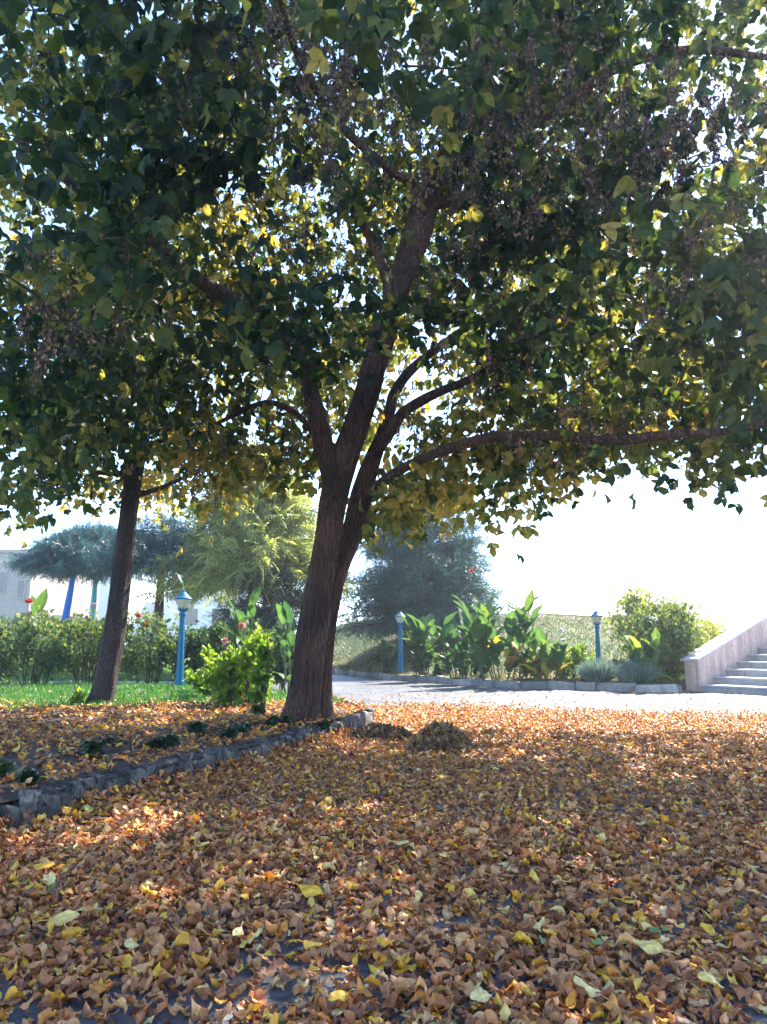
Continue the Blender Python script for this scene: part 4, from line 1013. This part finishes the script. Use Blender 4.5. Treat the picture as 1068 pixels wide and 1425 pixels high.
def conifer(name, c, h, z0, rmax, mat, label, trunkmat, paint=None, paint_h=0, whorls=16, per=9, spray=.22, dens=9, kind='needle', droop=.15, tr=.13, top=.05, shape=1.0, rise=.1, hue=.5, lean=0.0, round_=False):
    root = empty(name, c); tag(root, label, 'conifer tree')
    lx = lambda z: lean * z
    mb = MB(); zz = np.linspace(-.1, h * .97, 20)
    mb.tube(np.stack([lx(zz), zz * 0, zz], 1), np.linspace(tr, .02, 20), 14, disp=bark_disp(.006, 2.5, h)); mb.build('trunk', trunkmat, root)
    if paint:
        mb = MB(); zz = np.linspace(-.05, paint_h, 14)
        mb.tube(np.stack([lx(zz), zz * 0, zz], 1), tr + (.02 - tr) * zz / h + .012, 14, disp=bark_disp(.004, 2.5, h)); mb.build('painted_band', paint, root)
    T, F = (ND_V, ND_F) if kind == 'needle' else (CD_V, CD_F)
    fo = MB(); br = fo; ps = []; ax = []; hu = []
    for w_ in range(whorls):
        f = w_ / (whorls - 1); z = z0 + (h - z0) * f * .97
        if round_: L = rmax * max(.12, math.sqrt(max(0, 1 - (2 * f - .75) ** 2 / 1.6)))
        else: L = rmax * ((1 - f) ** shape * (1 - top) + top)
        for j in range(max(4, int(per * (1 - .5 * f)))):
            a = rng.uniform(0, 6.28); l = L * rng.uniform(.72, 1.12); zj = z + rng.normal(0, .10)
            t = np.linspace(0, 1, 7)[:, None]
            e = np.array([math.cos(a) * l, math.sin(a) * l, rise * l * (1.8 * f) - droop * l])
            pth = np.array([lx(zj), 0, zj]) + t * e + np.array([0, 0, 1]) * (t * (1 - t)) * l * .22 + rng.normal(0, .012 * l, (7, 3)) * t
            br.tube(pth, np.linspace(.012 + .012 * l, .004, 7), 4, cap=False, mat=1)
            m = max(3, int(dens * l * 2.2)); s_ = rng.uniform(.18, 1.03, m) ** .8
            q = np.stack([np.interp(s_, t[:, 0], pth[:, k]) for k in range(3)], 1)
            d = norm(e)[None] * .8 + rng.normal(0, .65, (m, 3)) + np.array([0, 0, -.12 if kind == 'needle' else -.35])
            q = q + rng.normal(0, .05 + .06 * l, (m, 3)) * np.array([1, 1, .45])
            ps.append(q); ax.append(d); hu.append(np.clip(hue + rng.normal(0, .2, m) + .25 * (s_ - .6), 0, 1))
    ps = np.vstack(ps); ax = norm(np.vstack(ax)); hu = np.concatenate(hu); n = len(ps)
    nr = rng.normal(0, .5, (n, 3)); nr[:, 2] += 1
    fo.scatter(T, F, [], basis(ax, nr) * (spray * rng.uniform(.7, 1.3, n))[:, None, None], ps, hu)
    fo.build('crown', [mat, M_TWIG], root)
    return root
def onl(px, D): 
    p = P(px, 890, D); return np.array([p[0], p[1], float(LW(p[0], p[1])) - .02])
p = P(588, 870, 27.5); c = np.array([p[0], p[1], float(hill_z(p[0], p[1])) - .05])
conifer('spruce_tree', c, 5.5, .7, 2.95, M_SPRUCE, 'bushy blue green spruce standing on the hill to the right of the big trunk', M_BARK2, whorls=26, per=19, spray=.46, dens=13, droop=.10, rise=.3, shape=.58, top=.14, hue=.4, tr=.15)
c = onl(80, 27); conifer('pine_tree', c, 4.9, 3.7, 2.0, M_PINE, 'blue green pine with a leaning trunk painted bright blue', M_BARK2, M_BLUETRUNK, 3.2, whorls=7, per=20, spray=.42, dens=24, droop=.13, tr=.17, shape=.55, top=.1, rise=.0, hue=.6, lean=.12)
c = onl(124, 29); conifer('pine_tree', c, 5.2, 3.95, 2.2, M_PINE, 'blue green pine with a thin trunk painted turquoise', M_BARK2, M_TEALTRUNK, 3.4, whorls=8, per=20, spray=.42, dens=22, droop=.13, tr=.15, shape=.55, top=.1, rise=.0, hue=.6, lean=.03)
c = onl(217, 25); conifer('pine_tree', c, 5.0, 3.45, 2.3, M_PINE, 'dark pine whose brown trunk has a faded grey painted foot', M_BARK, M_GREYTRUNK, 1.7, whorls=8, per=17, spray=.40, dens=18, droop=.10, tr=.24, shape=.55, top=.1, rise=.0, hue=.4, lean=.02)
c = onl(350, 24); conifer('cedar_tree', c, 7.2, 3.3, 2.7, M_CEDAR, 'feathery yellow green cedar drooping behind the big tree', M_BARK2, whorls=13, per=16, spray=.5, dens=20, kind='flat', droop=.26, tr=.15, shape=.6, hue=.6)
c = onl(366, 22.5); conifer('juniper_tree', c, 3.0, .25, 1.35, M_JUNI, 'dense dark rounded juniper below the yellow green cedar', M_BARK2, whorls=14, per=14, spray=.34, dens=22, kind='needle', droop=.0, tr=.1, round_=True, hue=.4)

# ---------------------------------------------------------------- garden lamps
def make_lamp(c, label, H=1.65):
    root = empty('garden_lamp', c); tag(root, label, 'garden lamp')
    k = np.array([.92, 1.0]) * H / 1.65
    def part(name, prof, mat, seg=24, smooth=True):
        mb = MB(); mb.lathe(np.array(prof) * k, seg); return mb.build(name, mat, root, smooth)
    part('base', [(0, -.04), (.092, -.04), (.092, .02), (.086, .04), (.08, .045), (0, .045)], M_BLUE, 8, False)
    part('post', [(.080, .04), (.074, .3), (.064, .75), (.056, 1.12), (.053, 1.22)], M_BLUE, 8, False)
    part('collar', [(.053, 1.205), (.074, 1.21), (.074, 1.235), (.062, 1.25), (.058, 1.27), (.074, 1.30), (.074, 1.315), (.0, 1.315)], M_BLUE, 20)
    mb = MB()
    for i_ in range(10):
        a = i_ * math.tau / 10; ca, sa_ = math.cos(a), math.sin(a)
        mb.tube(np.array([[.071 * ca, .071 * sa_, 1.30], [.086 * ca, .086 * sa_, 1.33], [.096 * ca, .096 * sa_, 1.365]]) * k[[0, 0, 1]], np.array([.016, .014, .004]) * k[0], 6)
    mb.build('crown_ring', M_BLUE, root)
    part('lamp_glass', [(.0, 1.318), (.070, 1.318), (.084, 1.35), (.130, 1.44), (.155, 1.495), (.157, 1.505), (0, 1.505)], M_GLASS, 28)
    part('cap', [(0, 1.497), (.18, 1.497), (.184, 1.508), (.18, 1.52), (.15, 1.535), (.11, 1.57), (.07, 1.61), (.045, 1.64), (0, 1.645)], M_BLUE, 28)
    part('finial', [(.0, 1.635), (.020, 1.64), (.026, 1.655), (.02, 1.672), (.0, 1.69)], M_BLUE, 12)
    return root
def lamp_at(px, ytop, D, H):
    p = P(px, ytop, D); return (p[0], p[1], p[2] - H * 1.69 / 1.65)
make_lamp(lamp_at(255, 823, 14.4, 1.61), 'near blue lamp post with a cream glass shade, standing in the hedge')
make_lamp(lamp_at(558, 857, 22.4, 1.5), 'blue lamp post shaded by the spruce, beside the first canna clump')
make_lamp(lamp_at(831, 856, 20.3, 1.5), 'bright blue lamp post standing clear against the open grassy hill')
root_l = None

# ---------------------------------------------------------------- stairs and parapet
ang = math.atan2(sa[1], sa[0])
RUN, RISE = .49, .155
st = empty('stone_stairs', stO, ang); tag(st, 'grey stone staircase climbing beside the pink stone parapet', 'stairs')
# local x = up the stairs, local y = away from the steps' open side (steps lie towards -y)
NST = 11
for k_ in range(NST):
    x0 = k_ * RUN - (.05 if k_ == 0 else 0); z1 = (k_ + 1) * RISE
    mb = MB(); mb.box((x0 + .03 + RUN * .75, -1.9, z1 - .035 - (RISE - .035) / 2 if k_ else (RISE - .035) / 2 - .005), (RUN * .75, 1.9, (RISE - .035) / 2 + (.005 if k_ == 0 else 0)))
    o = mb.build('step', M_STEP, st, False)
    mb = MB(); mb.box((x0 + RUN / 2 + .01, -1.895, z1 - .0155), (RUN / 2 + .03, 1.895, .0165)); t_ = mb.build('tread', M_TREAD, o, False)
    bv = t_.modifiers.new('bevel', 'BEVEL'); bv.width = .008; bv.segments = 2
pw = empty('stair_parapet', stO - sb * .003, ang); tag(pw, 'sloping pink stone parapet wall with a flat pale coping beside the stairs', 'parapet wall')
SL = RISE / RUN; LEN = NST * RUN + .4; Z0 = .67; TH = .34
def prism(name, prof, y0, y1, mat, parent):
    prof = np.asarray(prof, float); n = len(prof)
    V = np.vstack([np.column_stack([prof[:, 0], np.full(n, y0), prof[:, 1]]), np.column_stack([prof[:, 0], np.full(n, y1), prof[:, 1]])])
    me = bpy.data.meshes.new(name); bm = bmesh.new(); vs = [bm.verts.new(tuple(v)) for v in V]
    bm.faces.new(vs[:n]); bm.faces.new(vs[n:][::-1])
    for i in range(n): bm.faces.new([vs[i], vs[n + i], vs[n + (i + 1) % n], vs[(i + 1) % n]])
    bmesh.ops.recalc_face_normals(bm, faces=bm.faces[:]); bm.to_mesh(me); bm.free(); me.materials.append(mat)
    o = bpy.data.objects.new(name, me); COL.objects.link(o); o.parent = parent
    bv = o.modifiers.new('bevel', 'BEVEL'); bv.width = .006; bv.segments = 2
    return o
prism('wall', [(-.06, -.05), (LEN, -.05), (LEN, Z0 + SL * LEN), (-.06, Z0 - SL * .06)], .0, TH, M_PARAPET, pw)
prism('coping', [(-.10, Z0 - SL * .10 + .002), (LEN, Z0 + SL * LEN + .002), (LEN, Z0 + SL * LEN + .055), (-.10, Z0 - SL * .10 + .055)], -.035, TH + .06, M_COPING, pw)

# ---------------------------------------------------------------- buildings far on the left
def building(px0, px1, D, ztop, depth, mat, label, wins=(), roof=None):
    a = P(px0, 880, D); b = P(px1, 880, D)
    c = np.array([(a[0] + b[0]) / 2, D, 0]); w = (b[0] - a[0]) / 2
    root = empty('building', c); tag(root, label, 'building')
    mb = MB(); mb.box((0, depth / 2, ztop / 2), (w, depth / 2, ztop / 2 + .05)); mb.build('wall', mat, root, False)
    for (fx, fz, ww, hh) in wins:
        mb = MB(); mb.box((w * fx, -.03, fz), (ww / 2 + .08, .04, hh / 2 + .08)); wf = mb.build('window', mat, root, False)
        mb = MB(); mb.box((w * fx, -.075, fz), (ww / 2, .01, hh / 2)); mb.build('pane', M_DARKGLASS, wf, False)
    if roof:
        prism('roof', [(-w - .4, ztop + .06), (w + .4, ztop + .06), (w * .35, ztop + roof), (-w * .35, ztop + roof)], -.4, depth + .4, M_ROOF, root)
    else:
        mb = MB(); mb.box((0, depth / 2, ztop + .16), (w + .12, depth / 2 + .12, .10)); mb.build('roof_edge', mat, root, False)
    return root
building(-140, 37, 46, 6.3, 12, M_BEIGE, 'beige stone building with two small dark windows at the photo edge', [(.52, 4.6, .5, 1.2), (.86, 4.2, .35, 1.0), (-.2, 4.6, .6, 1.3)])
building(41, 128, 62, 6.6, 12, M_WHITEWALL, 'white building seen between the beige building and the turquoise trunk', [(.3, 3.9, 1.2, 1.3), (-.5, 3.9, 1.2, 1.3)])
building(134, 170, 52, 5.6, 10, M_WHITEWALL, 'narrow white building just left of the dark leaning trunk', [(.2, 3.6, .6, 1.1)])
building(226, 345, 58, 5.0, 12, M_WHITEWALL, 'white house with a low pale roof behind the near lamp post', [(-.4, 3.0, 1.3, 1.2), (.35, 3.0, 1.3, 1.2)], roof=2.0)

# ---------------------------------------------------------------- light, sky, camera
if True:
    m = bpy.data.materials.new('haze_air'); m.use_nodes = True; nt = m.node_tree
    nt.nodes.remove(nt.nodes['Principled BSDF'])
    pv = nt.nodes.new('ShaderNodeVolumePrincipled'); pv.inputs['Color'].default_value = (.93, .96, 1, 1); pv.inputs['Density'].default_value = .0013; pv.inputs['Anisotropy'].default_value = .55
    nt.links.new(pv.outputs[0], nt.nodes['Material Output'].inputs['Volume'])
    mb = MB(); mb.box((0, 100, 5.9), (226, 166, 9.6)); hz = mb.build('haze', m, None, False); struct(hz, 'stuff')  # air volume added to give the veiling glow of lens glare

SUN_EL, SUN_AZ = R(45), R(36)          # azimuth clockwise from +Y
sd_ = Vector((math.sin(SUN_AZ) * math.cos(SUN_EL), math.cos(SUN_AZ) * math.cos(SUN_EL), math.sin(SUN_EL)))
sl = bpy.data.lights.new('sun', 'SUN'); sl.energy = 2.7; sl.angle = R(.5); sl.color = (1, .94, .84)
so = bpy.data.objects.new('sun', sl); COL.objects.link(so); so.rotation_euler = (-sd_).to_track_quat('-Z', 'Y').to_euler(); so.location = (6, 20, 20)
w = bpy.data.worlds.new('World'); scene.world = w; w.use_nodes = True
nt = w.node_tree; bg = nt.nodes['Background']
sk = nt.nodes.new('ShaderNodeTexSky'); sk.sky_type = 'NISHITA'; sk.sun_disc = False; sk.sun_elevation = SUN_EL; sk.sun_rotation = SUN_AZ
sk.air_density = .8; sk.dust_density = .55; sk.ozone_density = 3.5; sk.altitude = 1500
nt.links.new(sk.outputs[0], bg.inputs[0]); bg.inputs[1].default_value = .105
cam = bpy.data.cameras.new('camera'); co = bpy.data.objects.new('camera', cam); COL.objects.link(co)
co.location = (0, 0, CH); co.rotation_euler = (R(90) + PITCH, 0, 0)
cam.sensor_fit = 'VERTICAL'; cam.sensor_height = 24; cam.lens = 24 * FPX / 1425; cam.clip_end = 2000; cam.clip_start = .05
scene.camera = co
scene.render.resolution_x = 768; scene.render.resolution_y = 1024
vs_ = scene.view_settings; scene.display_settings.display_device = 'sRGB'
vs_.view_transform = 'Standard'; vs_.look = 'None'; vs_.exposure = 3.05; vs_.gamma = 1
cy = scene.cycles
cy.max_bounces = 8; cy.diffuse_bounces = 4; cy.transmission_bounces = 5; cy.glossy_bounces = 2
cy.use_denoising = True; cy.sample_clamp_indirect = 6
